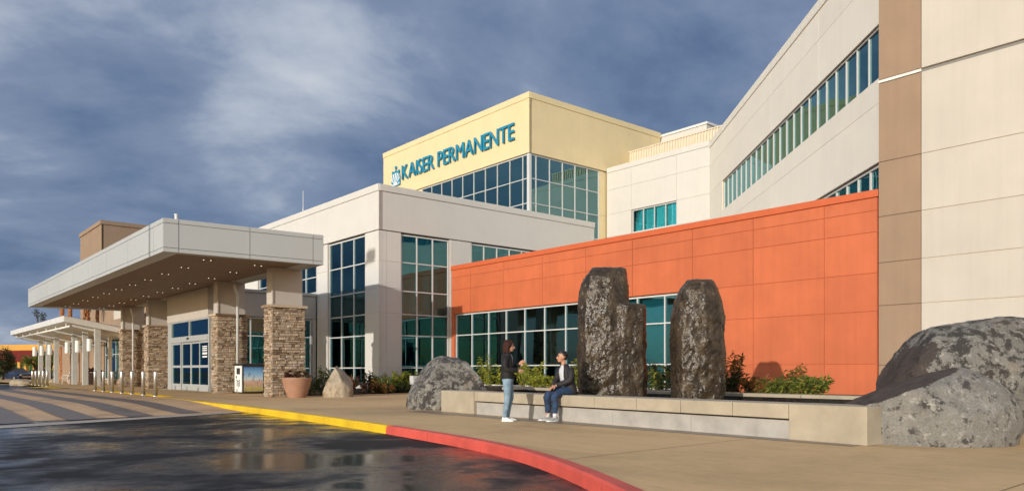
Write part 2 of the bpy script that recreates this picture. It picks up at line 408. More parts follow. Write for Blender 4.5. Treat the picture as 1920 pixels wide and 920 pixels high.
def boulder_mat(name, base, dark, light, rust, dk=0.0):
    m, t, b = new_mat(name); pos = geo_pos(t)
    big = noise_n(t, pos, 2.2, 8, 0.66, 0.2); patch = noise_n(t, pos, 4.6, 12, 0.74, 0.15); fine = noise_n(t, pos, 34, 6, 0.78); lich = noise_n(t, geo_pos(t, (1,1,1.3)), 7.5, 10, 0.74, 0.2)
    c = ramp_n(t, big, ((0.35, tuple(x*0.72 for x in base)), (0.6, base), (0.75, light)))
    c = mixc(t, ramp_n(t, patch, ((0.535-dk, (0,0,0)), (0.585-dk, (0.92,)*3))), c, dark)
    c = mixc(t, ramp_n(t, lich, ((0.56, (0,0,0)), (0.64, (0.8,0.8,0.8)))), c, light)
    c = mixc(t, 0.65, c, ramp_n(t, fine, ((0.32, (0.35,0.34,0.33)), (0.62, (1,1,1)))), 'MULTIPLY')
    c = mixc(t, ramp_n(t, noise_n(t, pos, 1.1, 6, 0.6, 0.4), ((0.58, (0,0,0)), (0.72, (0.6,0.6,0.6)))), c, rust)
    t.links.new(c, b.inputs['Base Color']); b.inputs['Roughness'].default_value = 0.82
    h = math_n(t, 'ADD', math_n(t, 'MULTIPLY', patch, 0.7), math_n(t, 'MULTIPLY', fine, 0.35))
    bump_n(t, b, h, 0.9, 0.06); return m
M['boulder'] = boulder_mat('lichen_granite', (0.31,0.30,0.275), (0.060,0.053,0.050), (0.52,0.51,0.47), (0.25,0.17,0.105))
M['boulder_b'] = boulder_mat('mottled_granite', (0.27,0.26,0.235), (0.038,0.033,0.031), (0.50,0.49,0.45), (0.22,0.155,0.095), .06)
M['pale_rock'] = boulder_mat('pale_rock', (0.52,0.44,0.33), (0.34,0.25,0.16), (0.62,0.56,0.45), (0.42,0.29,0.17))
def wet_stone():
    m, t, b = new_mat('wet_basalt'); pos = geo_pos(t)
    n1 = noise_n(t, geo_pos(t, (1,1,0.6)), 4, 7, 0.65, 0.6); n2 = noise_n(t, pos, 16, 6, 0.72, 0.3); v = N(t, 'ShaderNodeTexVoronoi'); v.inputs['Scale'].default_value = 24; t.links.new(pos, v.inputs['Vector'])
    c = ramp_n(t, n1, ((0.3, (0.020,0.014,0.010)), (0.5, (0.048,0.034,0.022)), (0.68, (0.105,0.075,0.044))))
    c = mixc(t, 0.5, c, ramp_n(t, n2, ((0.35, (0.4,0.38,0.36)), (0.65, (1,1,1)))), 'MULTIPLY')
    t.links.new(c, b.inputs['Base Color']); b.inputs['Specular IOR Level'].default_value = 0.42
    t.links.new(ramp_n(t, n1, ((0.35, (0.17,)*3), (0.65, (0.40,)*3))), b.inputs['Roughness'])
    v2 = N(t, 'ShaderNodeTexVoronoi'); v2.inputs['Scale'].default_value = 13; t.links.new(pos, v2.inputs['Vector'])
    h = math_n(t, 'ADD', math_n(t, 'MULTIPLY', n2, 0.8), math_n(t, 'ADD', math_n(t, 'MULTIPLY', v.outputs['Distance'], 0.5), math_n(t, 'MULTIPLY', v2.outputs['Distance'], 0.6)))
    g_ = N(t, 'ShaderNodeNewGeometry'); acc = g_.outputs['Normal']
    for s_, k_ in ((8, 0.08), (22, 0.16), (52, 0.26)):          # broken little facets, each tilted its own way: the wet ones glint
        vf = N(t, 'ShaderNodeTexVoronoi'); vf.inputs['Scale'].default_value = s_; t.links.new(pos, vf.inputs['Vector'])
        sb = N(t, 'ShaderNodeVectorMath', operation='SUBTRACT'); t.links.new(vf.outputs['Color'], sb.inputs[0]); sb.inputs[1].default_value = (.5,.5,.5)
        sl_ = N(t, 'ShaderNodeVectorMath', operation='SCALE'); t.links.new(sb.outputs[0], sl_.inputs[0]); sl_.inputs['Scale'].default_value = k_
        ad = N(t, 'ShaderNodeVectorMath', operation='ADD'); t.links.new(acc, ad.inputs[0]); t.links.new(sl_.outputs[0], ad.inputs[1]); acc = ad.outputs[0]
    nm = N(t, 'ShaderNodeVectorMath', operation='NORMALIZE'); t.links.new(acc, nm.inputs[0])
    bp = N(t, 'ShaderNodeBump'); bp.inputs['Strength'].default_value = 1.0; bp.inputs['Distance'].default_value = 0.009
    t.links.new(h, bp.inputs['Height']); t.links.new(nm.outputs[0], bp.inputs['Normal']); t.links.new(bp.outputs[0], b.inputs['Normal'])
    return m
M['wet_stone'] = wet_stone()
M['stained'] = boulder_mat('stained_rock', (0.085,0.066,0.058), (0.030,0.024,0.022), (0.15,0.125,0.11), (0.13,0.055,0.040))
def leaf_mat(name, stops, trans=0.25):
    m, t, b = new_mat(name)
    c = ramp_n(t, rnd_n(t), stops); t.links.new(c, b.inputs['Base Color']); b.inputs['Roughness'].default_value = 0.45
    o = [n for n in t.nodes if n.type == 'OUTPUT_MATERIAL'][0]
    tl = N(t, 'ShaderNodeBsdfTranslucent'); t.links.new(c, tl.inputs[0]); mx = N(t, 'ShaderNodeMixShader'); mx.inputs[0].default_value = trans
    t.links.new(b.outputs[0], mx.inputs[1]); t.links.new(tl.outputs[0], mx.inputs[2]); t.links.new(mx.outputs[0], o.inputs[0]); return m
M['leaf'] = leaf_mat('green_leaf', ((0, (0.05,0.085,0.015)), (0.5, (0.14,0.19,0.035)), (1, (0.36,0.34,0.07))))
M['leaf_light'] = leaf_mat('lime_leaf', ((0, (0.13,0.17,0.02)), (0.5, (0.30,0.34,0.04)), (1, (0.50,0.49,0.08))))
M['leaf_red'] = leaf_mat('reddish_leaf', ((0, (0.07,0.09,0.02)), (0.45, (0.22,0.20,0.04)), (0.7, (0.28,0.10,0.035)), (1, (0.46,0.16,0.07))))
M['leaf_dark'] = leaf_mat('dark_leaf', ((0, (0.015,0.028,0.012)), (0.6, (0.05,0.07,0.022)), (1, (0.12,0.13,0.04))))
M['flax'] = leaf_mat('bronze_flax_leaf', ((0, (0.05,0.022,0.014)), (0.6, (0.16,0.075,0.045)), (1, (0.30,0.19,0.11))))
M['succulent'] = leaf_mat('burgundy_leaf', ((0, (0.035,0.010,0.010)), (0.5, (0.10,0.03,0.025)), (0.8, (0.13,0.10,0.03)), (1, (0.24,0.15,0.05))))
M['palm_leaf'] = leaf_mat('palm_leaf', ((0, (0.04,0.055,0.015)), (1, (0.16,0.15,0.05))))
def water():
    m, t, b = new_mat('dark_water'); b.inputs['Base Color'].default_value = (0.012,0.014,0.013,1); b.inputs['Roughness'].default_value = 0.04; b.inputs['IOR'].default_value = 1.33
    bump_n(t, b, noise_n(t, geo_pos(t), 6, 3, 0.5), 0.25, 0.03); return m
M['water'] = water()

# ------------------------------------------------------------------ ground, road, kerb
def ztab(y):
    def ss(a): a = max(0, min(1, a)); return a*a*(3-2*a)
    return -0.15 + 0.147 * ss((y-21.6)/6.5) * (1 - ss((y-49.0)/5.5))
g = MB(); g.add([(-2500,-2500,-.17),(2500,-2500,-.17),(2500,2500,-.17),(-2500,2500,-.17)], [(0,1,2,3)])
M['ground'] = ground_mat('far_ground', (0.10, 0.09, 0.08), 0.8, 0.3, 0.02)
struct(g.build('ground', M['ground']))
g = MB(); g.add([(-140,-60,-.15),(40,-60,-.15),(40,150,-.15),(-140,150,-.15)], [(0,1,2,3)])
struct(g.build('road', M['asphalt']))

KC = [(8.62,60),(8.62,46),(8.62,40),(8.62,34.5),(8.5,30),(8.36,26.6),(8.2,22),(7.95,18.2),(7.42,12.5),(6.62,7.95),(5.02,4.45),(3.3,2.0),(1.9,.05),(.1,-1.7),(-3,-3.0),(-8,-4.2),(-16,-5.2)]
def catmull(P, n):
    out = []
    for i in range(len(P)-1):
        p0 = Vector(P[max(i-1,0)]); p1 = Vector(P[i]); p2 = Vector(P[i+1]); p3 = Vector(P[min(i+2,len(P)-1)])
        for k in range(n):
            t = k/n
            out.append(0.5*((2*p1)+(p2-p0)*t+(2*p0-5*p1+4*p2-p3)*t*t+(3*p1-p0-3*p2+p3)*t**3))
    out.append(Vector(P[-1])); return out
KP = catmull(KC, 14)
def knorm(i):
    t = KP[min(i+1,len(KP)-1)] - KP[max(i-1,0)]; t.normalize(); return Vector((-t.y, t.x))   # towards the pavement (curve runs with falling Y)
KW = 0.17
inner = [KP[i] + knorm(i)*KW for i in range(len(KP))]
if inner[60].x < KP[60].x: raise RuntimeError('kerb side')
# pavement: from the back of the kerb to well behind the buildings
g = MB(); vs = []; fs = []
for p in inner: vs += [(p.x, p.y, 0), (60, p.y - (0 if p.y > -1 else 6*(-1-p.y)), 0)]
for i in range(len(inner)-1): fs.append((2*i, 2*i+2, 2*i+3, 2*i+1))
vs += [(8.8,170,0),(60,170,0)]; n = len(vs); fs.append((n-2, 0, 1, n-1))
g.add(vs, fs); struct(g.build('pavement', M['sidewalk']))
# painted kerb, cast in lengths with joints
arc = [0]
for i in range(1, len(KP)): arc.append(arc[-1] + (KP[i]-KP[i-1]).length)
kerb = None
iy = min(range(len(KP)), key=lambda i: abs(KP[i].y-12.5)); i0 = min(range(len(KP)), key=lambda i: abs(KP[i].y-33.0))
def kerb_run(name, ia, ib, mat, length):
    root = None; a = ia
    while a < ib:
        b = a+1
        while b < ib and arc[b]-arc[a] < length: b += 1
        m = MB(); rg = []
        for i in range(a, b+1):
            p = KP[i]; q = inner[i]; t = (KP[min(i+1,len(KP)-1)]-KP[max(i-1,0)]).normalized()
            if i == a: p = p + t*0.006; q = q + t*0.006
            if i == b: p = p - t*0.006; q = q - t*0.006
            o = (p-q).normalized()
            rg.append([(p.x+o.x*.02,p.y+o.y*.02,-.2),(p.x,p.y,-.025),(p.x-o.x*.022,p.y-o.y*.022,.006),(q.x,q.y,.006),(q.x,q.y,-.2)])
        m.rings(rg)
        o_ = m.build('kerb_stone' if root else name, mat, root)
        if root is None: root = struct(o_)
        a = b
    return root
kerb_run('yellow_kerb', i0, iy, M['yellow_paint'], 3.0)
kerb_run('red_kerb', iy, len(KP)-8, M['red_paint'], 1.7)

# raised crossing in pavers: a ramped sheet, dark bands as strips of pavers 4 mm above
ys = [21.6 + i*0.5 for i in range(0, 68)]
def strip(x0, x1, lift, ys, x0b=None, x1b=None):
    m = MB(); vs = []; fs = []
    for i, y in enumerate(ys):
        z = ztab(y) + lift; vs += [(x0,y,z),(x1,y,z)]
    for i in range(len(ys)-1): fs.append((2*i,2*i+1,2*i+3,2*i+2))
    return m.add(vs, fs)
m = MB(); vs = []; fs = []
for y in ys:
    z = ztab(y) + .004 
    for x in (-40, 8.0, 8.64): 
        sk = 0.42*(8.0-max(x,-6)) if y < 27 else 0
        vs.append((x, y - sk*max(0,(27-y))/5.4, z))
for i in range(len(ys)-1):
    for j in (0,1): fs.append((3*i+j,3*i+j+1,3*i+j+4,3*i+j+3))
m.add(vs, fs); cr = struct(m.build('raised_crossing', M['paver_tan']))
def skew(y, x): return y - (0.42*(8.0-max(x,-6))*max(0,27-y)/5.4 if y < 27 else 0)
for k in range(12):
    xc = 6.75 - 1.42*k; m = MB(); vs = []; fs = []
    yy = [22.3+i*.5 for i in range(0,62)]
    for y in yy:
        wob = 0.0; z = ztab(y) + .008
        for x in (xc-.34, xc+.34): vs.append((x+wob, skew(y, x), z))
    for i in range(len(yy)-1): fs.append((2*i,2*i+1,2*i+3,2*i+2))
    m.add(vs, fs); m.build('paver_band', M['paver_dark'], cr)
# pale concrete edging at the foot of the ramp
m = MB(); vs = []; fs = []
for x in (-40,-20,-6,-3,0,3,6,8.05):
    for y in (21.35, 21.95): vs.append((x, skew(y, x), ztab(y)+.010))
for i in range(7): fs.append((2*i,2*i+2,2*i+3,2*i+1))
m.add(vs, fs); struct(m.build('concrete_edging', M['band_conc']))
# yellow tactile strips where the pavement meets the crossing
m = MB(); m.add([(8.66,32.0,.006),(9.25,32.0,.006),(9.25,45.2,.006),(8.66,45.2,.006)], [(0,1,2,3)])
for i in range(int(13.0/.12)):
    for j in range(4):
        x = 8.73+j*.14; y = 32.08+i*.12; m.box(x-.03,x+.03,y-.03,y+.03,.006,.016)
struct(m.build('tactile_strip', M['yellow_paint']))
m = MB()
m.add([(8.66,57.3,.006),(9.3,57.3,.006),(9.3,66.5,.006),(8.66,66.5,.006)], [(0,1,2,3)])
m.add([(7.9,50.5,.001),(8.62,50.5,.006),(8.62,57.3,.006),(7.4,57.3,.001)], [(0,1,2,3)])
m.add([(3.2,70,.006),(9.3,66.6,.006),(9.3,68.4,.006),(3.2,72,.006)], [(0,1,2,3)])
struct(m.build('tactile_strip', M['yellow_paint']))
# saw joints and the damp strip along the bench
def groove(p, q, w=.012, z=.004):
    p = Vector(p); q = Vector(q); t = (q-p).normalized(); n_ = Vector((-t.y,t.x))*w/2
    return [(p-n_).to_3d()+Vector((0,0,z)), (q-n_).to_3d()+Vector((0,0,z)), (q+n_).to_3d()+Vector((0,0,z)), (p+n_).to_3d()+Vector((0,0,z))]
jm = MB()
for y in (2.2, 6.4, 9.9, 14.2, 18.6, 23.0, 27.6):
    x0 = [p for p in inner if p.y <= y][0].x if y < 33 else 8.9
    jm.add(groove((x0+.02, y), (10.4 if y < 17 else 13.0, y+.15)), [(0,1,2,3)])
struct(jm.build('pavement_joint', M['joint_dark']))
m = MB(); m.add([(10.42,16.6,.005),(10.98,16.6,.005),(10.66,4.95,.005),(10.32,4.95,.005)], [(3,2,1,0)])
struct(m.build('damp_strip', M['wet_edge']))

# ------------------------------------------------------------------ facade builders
def cells(sb, zb, holes=()):
    out = []
    for i in range(len(sb)-1):
        for j in range(len(zb)-1):
            cs, cz = (sb[i]+sb[i+1])/2, (zb[j]+zb[j+1])/2
            if any(h[0] < cs < h[1] and h[2] < cz < h[3] for h in holes): continue
            out.append((sb[i], sb[i+1], zb[j], zb[j+1]))
    return out
def wall(parent, F, rects, mat, joint, name='wall_panel', gap=0.014, thick=0.03, back=0.22):
    m = MB()
    for a, b, c, d in rects:
        m.fbox(F, a, b, -back, -thick+.004, c, d)
        piece(name, F, a+gap/2, b-gap/2, -thick, 0, c+gap/2, d-gap/2, mat, parent)
    m.build('wall', joint, parent)
def coping(parent, F, s0, s1, z0, z1, mat, out=0.05, depth=0.35):
    m = MB(); m.fbox(F, s0, s1, -depth, out, z0, z1); return m.build('coping', mat, parent, bevel=.015)
def window(parent, F, ss, zs, gmat, fmat=None, fw=0.052, outer=0.07, rec=0.10, name='window', skip=(), blind=None):
    fmat = fmat or M['frame']; m = MB()
    a, b, c, d = ss[0], ss[-1], zs[0], zs[-1]
    d0, d1 = -rec-.10, -rec+.02
    m.fbox(F, a, a+outer, d0, d1, c, d); m.fbox(F, b-outer, b, d0, d1, c, d)
    m.fbox(F, a+outer, b-outer, d0, d1-.003, c, c+outer); m.fbox(F, a+outer, b-outer, d0, d1-.003, d-outer, d)
    for s in ss[1:-1]: m.fbox(F, s-fw/2, s+fw/2, d0+.01, d1-.006, c+outer, d-outer)
    for z in zs[1:-1]: m.fbox(F, a+outer, b-outer, d0+.015, d1-.010, z-fw/2, z+fw/2)
    w = m.build(name, fmat, parent)
    for i in range(len(ss)-1):
        for j in range(len(zs)-1):
            if (i, j) in skip: continue
            s0 = ss[i] + (outer if i == 0 else fw/2); s1 = ss[i+1] - (outer if i == len(ss)-2 else fw/2)
            z0 = zs[j] + (outer if j == 0 else fw/2); z1 = zs[j+1] - (outer if j == len(zs)-2 else fw/2)
            piece('pane', F, s0, s1, -rec-.052, -rec-.040, z0, z1, gmat, w)
            if blind and random.random() < blind:
                dz = (z1-z0)*random.choice((1,1,.95) if blind > .9 else (1,.96,.7,.35)); piece('blind', F, s0+.01, s1-.01, -rec-.22, -rec-.20, z1-dz, z1, M['blind'], w)
    return w
def room(parent, F, s0, s1, floors, depth, cols=()):
    """the rooms behind a glazed wall: back wall, floors, ends, a few columns"""
    m = MB()
    m.fbox(F, s0, s1, -depth-.2, -depth, floors[0], floors[-1])
    for i, z in enumerate(floors): m.fbox(F, s0, s1, -depth, -.32, z-.30 if i else z-.1, z)
    m.fbox(F, s0-.15, s0, -depth, -.30, floors[0], floors[-1]); m.fbox(F, s1, s1+.15, -depth, -.30, floors[0], floors[-1])
    for s, d in cols: m.fbox(F, s-.2, s+.2, d-.2, d+.2, floors[0], floors[-1]-.3)
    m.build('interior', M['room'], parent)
def FA(x): return Fr((x,0),(0,1),(-1,0))     # walls that run away to the left, s = Y
def FB(y): return Fr((0,y),(1,0),(0,-1))     # walls that run away to the right, s = X
lin = lambda a, b, n: [a+(b-a)*i/n for i in range(n+1)]

# ------------------------------------------------------------------ white corner block
wb = thing('entrance_block', 'white two-storey corner block with tall gridded windows beside the entrance canopy', 'building', (18.36,31.63,0))
FL, FRt = FA(18.36), FB(31.63)
zb = [0, 1.2, 3.82, 5.02, 6.30, 7.74]
wz = [.25, 1.18, 2.76, 3.80, 4.93, 6.33, 7.70]
wall(wb, FL, cells([31.63,32.95,36.95,38.2], zb, [(32.95,36.95,0,9)]) + [(32.95,36.95,0,.24)], M['white'], M['white_joint'])
wall(wb, FL, [(31.63,60,7.78,9.62), (46.5,60,5.0,7.74), (38.2,46.5,5.0,5.24)], M['white'], M['white_joint'])
coping(wb, FL, 31.60, 60, 9.62, 9.95, M['white'])
window(wb, FL, [32.97,34.26,35.58,36.93], wz, M['glass'], blind=.2)
window(wb, FL, [38.3]+lin(38.45,46.45,6), [5.26,6.15,7.70], M['glass'], blind=.25)
wall(wb, FRt, cells([18.363,18.80,19.60,22.54,23.90], zb, [(19.60,22.54,0,9)]) + [(19.60,22.54,0,.24),(23.90,33.16,0,5.3),(29.2,33.16,5.3,7.74)], M['white'], M['white_joint'])
wall(wb, FRt, [(18.363,33.16,7.78,9.62)], M['white'], M['white_joint'])
coping(wb, FRt, 18.40, 33.19, 9.623, 9.947, M['white'])
window(wb, FRt, [19.63,20.58,21.52,22.51], wz, M['glass'], blind=.2)
window(wb, FRt, [23.93]+[24.80+.885*i for i in range(5)]+[29.18], [5.32,7.70], M['glass'])
m = MB(); m.box(18.5,33.0,31.8,60,9.3,9.45); m.build('roof', M['roof'], wb)
m = MB(); m.box(33.0,33.15,31.85,60,0,9.5); m.box(18.5,33,59.8,60,0,9.5); m.build('rear_wall', M['white'], wb)
m = MB()
m.box(18.6,32.9,31.95,59.7,-.02,.05); m.box(23.5,32.9,31.95,59.7,4.05,4.35); m.box(19.2,23.5,38.3,59.7,4.05,4.35)
m.box(24.2,24.4,32,46,.05,9.2); m.box(18.7,24.2,40.3,40.5,.05,4.05); m.box(19.2,24.2,46.6,46.8,4.35,9.2)
for x, y in ((20.2,34.2),(22.8,36.4)): m.box(x-.2,x+.2,y-.2,y+.2,.05,9.2)
m.box(21.0,23.6,35.5,37.4,2.65,2.85)
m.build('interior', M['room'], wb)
for i, (s, z0, z1) in enumerate(((36.2,3.9,4.7),(33.7,3.9,4.75),(34.9,4.0,4.6))):
    pass
# lightning mast on the roof
am = thing('antenna_mast', 'thin white antenna mast rising from the white block roof', 'antenna', (20.0,43.5,9.45))
mm = MB(); mm.tube([(20,43.5,9.45),(20,43.5,10.9)], .035); mm.build('base_tube', M['white_metal'], am)
mm = MB(); mm.tube([(20,43.5,10.9),(20,43.5,12.0)], [.022,.015]); mm.build('whip', M['white_metal'], am)
mm = MB(); mm.tube([(20.0,43.5,9.9),(19.5,44.3,9.9),(19.5,44.3,10.35)], .012, 6); mm.build('bracket', M['dark'], am)

# ------------------------------------------------------------------ yellow tower with the sign
yt = thing('hospital_tower', 'pale yellow upper storey block carrying the blue lettering', 'building', (31.78,36,0))
YL, YR = FA(31.78), FB(36.0)
wall(yt, YL, [(36.0,53.98,14.90,18.35)], M['yellow'], M['yellow'], gap=0)
wall(yt, YR, [(31.784,44.84,14.90,18.35)], M['yellow'], M['yellow'], gap=0)
coping(yt, YL, 35.96, 54.0, 18.35, 18.75, M['yellow']); coping(yt, YR, 31.82, 44.86, 18.352, 18.748, M['yellow'])
IL, IR = FA(31.90), FB(36.12)     # the wall below is set back under the band
lm = [36.28,36.78]+[38.08+1.302*i for i in range(9)]
window(yt, IL, lm, [6.4,8.3,10.1,11.75,13.33,14.87], M['glass_up'], rec=.02)
wall(yt, IL, [(lm[-1],53.98,0,14.88)], M['yellow'], M['yellow'], gap=0)
rm = [32.03,32.50]+[33.69+1.166*i for i in range(5)]
window(yt, IR, rm, [6.4,8.3,10.1,11.75,13.33,14.87], M['glass_up'], rec=.02)
wall(yt, IR, cells([rm[-1],39.3],[0,9.95,11.8,14.88]), M['yellow'], M['brown_joint'], gap=.015)
m = MB(); m.box(31.83,32.03,36.05,36.28,6,14.88); m.build('corner_post', M['frame'], yt, bevel=.01)
m = MB(); m.box(31.95,44.8,36.2,53.9,18.0,18.15); m.build('roof', M['roof'], yt)
m = MB(); m.box(44.6,44.84,36.2,53.9,0,18.3); m.box(32,44.6,53.75,53.95,0,18.3); m.build('rear_wall', M['yellow'], yt)
m = MB()
for z in (6.2, 10.0, 14.9): m.box(32.2,44.5,36.5,53.7,z-.3,z)
m.box(35.5,35.7,39.5,53.7,6.2,14.6); m.box(35.5,44.5,39.4,39.6,6.2,14.6)
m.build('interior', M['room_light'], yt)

# wall sign: one letter after another, standing off the wall
sg = thing('wall_sign', 'blue raised lettering and emblem on the yellow band', 'sign', (31.78,44,15.99))
txt = 'KAISER PERMANENTE'
CAP, LEN, SY0 = 1.09, 13.62, 50.93
dg = bpy.context.evaluated_depsgraph_get()
glyph = {}
def glyph_mesh(ch):
    cu = bpy.data.curves.new('letter', 'FONT'); cu.body = ch; cu.size = 1.0; cu.extrude = 0.055; cu.offset = 0.0; cu.resolution_u = 4
    o = bpy.data.objects.new('letter', cu); COL.objects.link(o)
    d = bpy.context.evaluated_depsgraph_get(); me = bpy.data.meshes.new_from_object(o.evaluated_get(d))
    bpy.data.objects.remove(o); return me
for ch in set(txt) - {' '}: glyph[ch] = glyph_mesh(ch)
def ext(ch):
    xs = [v.co.x for v in glyph[ch].vertices]; return min(xs), max(xs)
caph = max(v.co.y for v in glyph['E'].vertices)
gapl = 0.075; x = 0; lay = []
for ch in txt:
    if ch == ' ': x += 0.27; continue
    a, b = ext(ch); lay.append((ch, x - a)); x += (b - a) + gapl
tot = x - gapl
kx = LEN / tot; kz = CAP / caph
for ch, lx in lay:
    key = 'L' + ch
    if key not in UBOX:
        me = glyph[ch].copy(); me.materials.clear(); me.materials.append(M['sign_blue'])
        for v in me.vertices:      # text x -> -Y, text y -> Z, depth -> -X
            v.co = Vector((-v.co.z, -v.co.x*kx, v.co.y*kz))
        me.update(); UBOX[key] = me
    link('letter', UBOX[key], None, sg, (31.78-.13, SY0 - lx*kx, 15.99))
# emblem: white rays on a blue plate under three heads
eb = MB(); ec = 51.92
pl = [(-.62,-.02),(.62,-.02),(.62,.62),(.50,.92),(.36,.98),(.22,1.10),(0,1.26),(-.22,1.10),(-.36,.98),(-.50,.92),(-.62,.62)]
def eplate(poly, d0, d1, mat, name, parent):
    mm = MB(); n = len(poly)
    vs = [(31.78-d0, ec-a, 15.72+b) for a, b in poly] + [(31.78-d1, ec-a, 15.72+b) for a, b in poly]
    fs = [(i,(i+1)%n,n+(i+1)%n,n+i) for i in range(n)] + [tuple(range(n-1,-1,-1)), tuple(range(n,2*n))]
    mm.add(vs, fs); return mm.build(name, mat, parent)
ep = eplate(pl, .06, .12, M['sign_blue'], 'emblem', sg)
for k in range(9):
    a = R(14 + 152*k/8); w = R(5.2); r0, r1 = .12, (1.06 if 30 < math.degrees(a) < 150 else .62/max(.58,abs(math.cos(a))))
    if 2 < k < 6: r1 = 1.0
    q = [(r0*math.cos(a), r0*math.sin(a)), (r1*math.cos(a-w), r1*math.sin(a-w)), (r1*math.cos(a+w), r1*math.sin(a+w))]
    eplate([(max(-.60,min(.60,x)), y) for x, y in q], .118, .135, M['sign_white'], 'ray', ep)
eplate([(.30*math.cos(R(d)), .02+.26*math.sin(R(d))) for d in range(0,181,20)], .118, .138, M['sign_white'], 'sun_disc', ep)
for hx, hz in ((-.43,1.07),(0,1.43),(.43,1.07)):
    eplate([(hx+.13*math.cos(R(d)), hz+.14*math.sin(R(d))) for d in range(0,360,30)], .06, .12, M['sign_blue'], 'head', sg)

# ------------------------------------------------------------------ orange wing
ow = thing('orange_wing', 'low orange panelled wall with a long ribbon of teal windows behind the fountain', 'building', (22.6,10.1,0))
OF = FA(22.6)
vb = [10.09,11.72,14.21,16.69,19.51,22.05,24.70,27.40,30.01,31.60]
wall(ow, OF, [c for c in cells(vb, [0,1.24,2.80,3.93,5.14,5.77,6.16], [(16.69,31.6,0,3.93)])], M['orange'], M['orange_joint'], gap=.018, thick=.03)
wall(ow, OF, [(31.36,31.60,0,3.93)], M['orange'], M['orange_joint'])
wall(ow, OF, [(16.69,31.36,0,.30)], M['orange'], M['orange_joint'])
coping(ow, OF, 10.05, 31.62, 6.16, 6.38, M['orange_cap'], out=.06)
window(ow, OF, [31.34-1.333*i for i in range(12)][::-1], [.32,1.28,2.83,3.90], M['glass'], fw=.048, outer=.06)
m = MB(); m.box(22.75,33,10.1,31.6,5.75,5.95); m.build('roof', M['roof'], ow)
m = MB(); m.box(22.85,28,16.5,31.5,.18,.28); m.box(27.6,27.8,16.4,31.5,.28,5.7); m.box(22.85,27.6,16.45,16.6,.28,5.7); m.box(22.9,27.6,16.6,31.4,4.4,4.5)
m.box(24.6,24.8,26.3,31.4,.28,4.4); m.box(24.8,27.6,26.3,26.5,.28,4.4)
for x, y in ((24.0,25.2),(24.0,20.4)): m.box(x-.2,x+.2,y-.2,y+.2,.28,4.4)
m.build('interior', M['room'], ow)
for y0 in (23.4, 22.05, 19.4): 
    i = round((31.34-y0)/1.333)
for i in (4,5,6,8,9):       # lowered blinds behind some of the panes
    y1 = 31.34-1.333*i; piece('blind', OF, y1-1.30, y1-.04, -.36, -.34, .36, 3.84, M['blind'], ow)
# painting on the back wall inside, seen through the glass
pc = MB()
for k in range(9):
    a0 = 24.05+.17*k
    pc.rings([[(24.55,24.1+.14*k+.25*math.sin(j*.5+k*.4),1.25+.09*k+.12*math.sin(j*.9+k)) for j in range(2)], [(24.52,24.1+.14*k+.3,1.3+.12*k),(24.52,24.4+.14*k,1.1+.1*k)]], cap=False)

# ------------------------------------------------------------------ tall beige wing: brown pier, beige wall, cream wall along the slant
bw = thing('beige_wing', 'tall beige and brown panelled wing end wall at the right behind the boulders', 'building', (22.4,9.97,0))
BF = FA(22.4)
zj = [0,1.21,2.935,4.18,5.52,7.11,9.40,9.50,12.2,15.0]
wall(bw, BF, [c for c in cells([8.79,9.97], zj) if not (9.3 < c[2] < 9.45)], M['brown'], M['brown_joint'], gap=.02)
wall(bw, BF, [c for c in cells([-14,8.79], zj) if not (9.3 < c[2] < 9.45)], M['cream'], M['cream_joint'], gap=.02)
m = MB(); m.fbox(BF, 8.79, 9.97, -.06, .012, 9.41, 9.49); m.build('reveal_trim', M['white_metal'], bw)
m = MB(); m.fbox(BF, -14, 8.785, -.16, -.06, 9.41, 9.49); m.build('reveal_channel', M['frame_dark'], bw)
m = MB(); m.box(22.63,27,9.75,9.965,0,15); m.box(26.8,27,-14,9.7,0,15); m.box(22.6,27,-14.2,-14,0,15); m.box(22.5,26.8,-14,9.7,14.8,14.95); m.build('rear_wall', M['cream'], bw)
coping(bw, BF, -14, 10.0, 15.0, 15.2, M['cream'])

cw = thing('cream_wing', 'cream upper wall slanting away above the orange wall with a long ribbon window', 'building', (39.01,27.5,0))
CF = Fr((39.01,27.5), (-.66597,-.74598), (-.74598,.66597))
CE = 23.45
wt = [3.01+.887*i for i in range(23)]; wt = [t for t in wt if t < CE]
if CE - wt[-1] > .3: wt.append(CE)
else: wt[-1] = CE
rects = [(0,5.87,13.53,14.62),(5.87,11.75,13.53,14.62),(11.75,17.6,13.53,14.62),(17.6,CE,13.53,14.62),
         (0,3.01,11.86,13.53),(3.01,11.75,11.86,13.53),(11.75,17.6,11.86,13.53),(17.6,CE,11.86,13.53),
         (0,3.01,9.40,11.86),(3.01,11.75,9.40,10.18),(11.75,CE,9.40,10.18),
         (0,11.75,7.55,9.40),(11.75,CE,7.55,9.40),(0,17.3,5.5,7.55),(17.3,CE,5.5,5.9),(0,CE,0,5.5)]
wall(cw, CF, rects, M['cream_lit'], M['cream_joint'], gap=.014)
coping(cw, CF, -.03, CE, 14.62, 15.0, M['cream_lit'])
window(cw, CF, wt, [10.19,11.84], M['glass_up'], fmat=M['frame'], fw=.036, outer=.05, rec=.10, blind=.12)
w2 = [17.32]+[18.06+.91*i for i in range(6)]
w2[-1] = CE
window(cw, CF, w2, [5.92,7.52], M['glass_up'], fw=.06, outer=.07, rec=.12)
m = MB()
for z in (5.9,9.9,13.9): m.fbox(CF, .3, CE, -4.5, -.32, z-.3, z-.05)
m.fbox(CF, .2, CE, -4.7, -4.5, 5, 14.5); m.fbox(CF, .2, CE, -4.5, -.3, 14.3, 14.45)
for s in (3.0, 9.2, 15.4, 20.6): m.fbox(CF, s-.08, s+.08, -4.5, -.4, 9.9, 13.6)
m.build('interior', M['room'], cw)

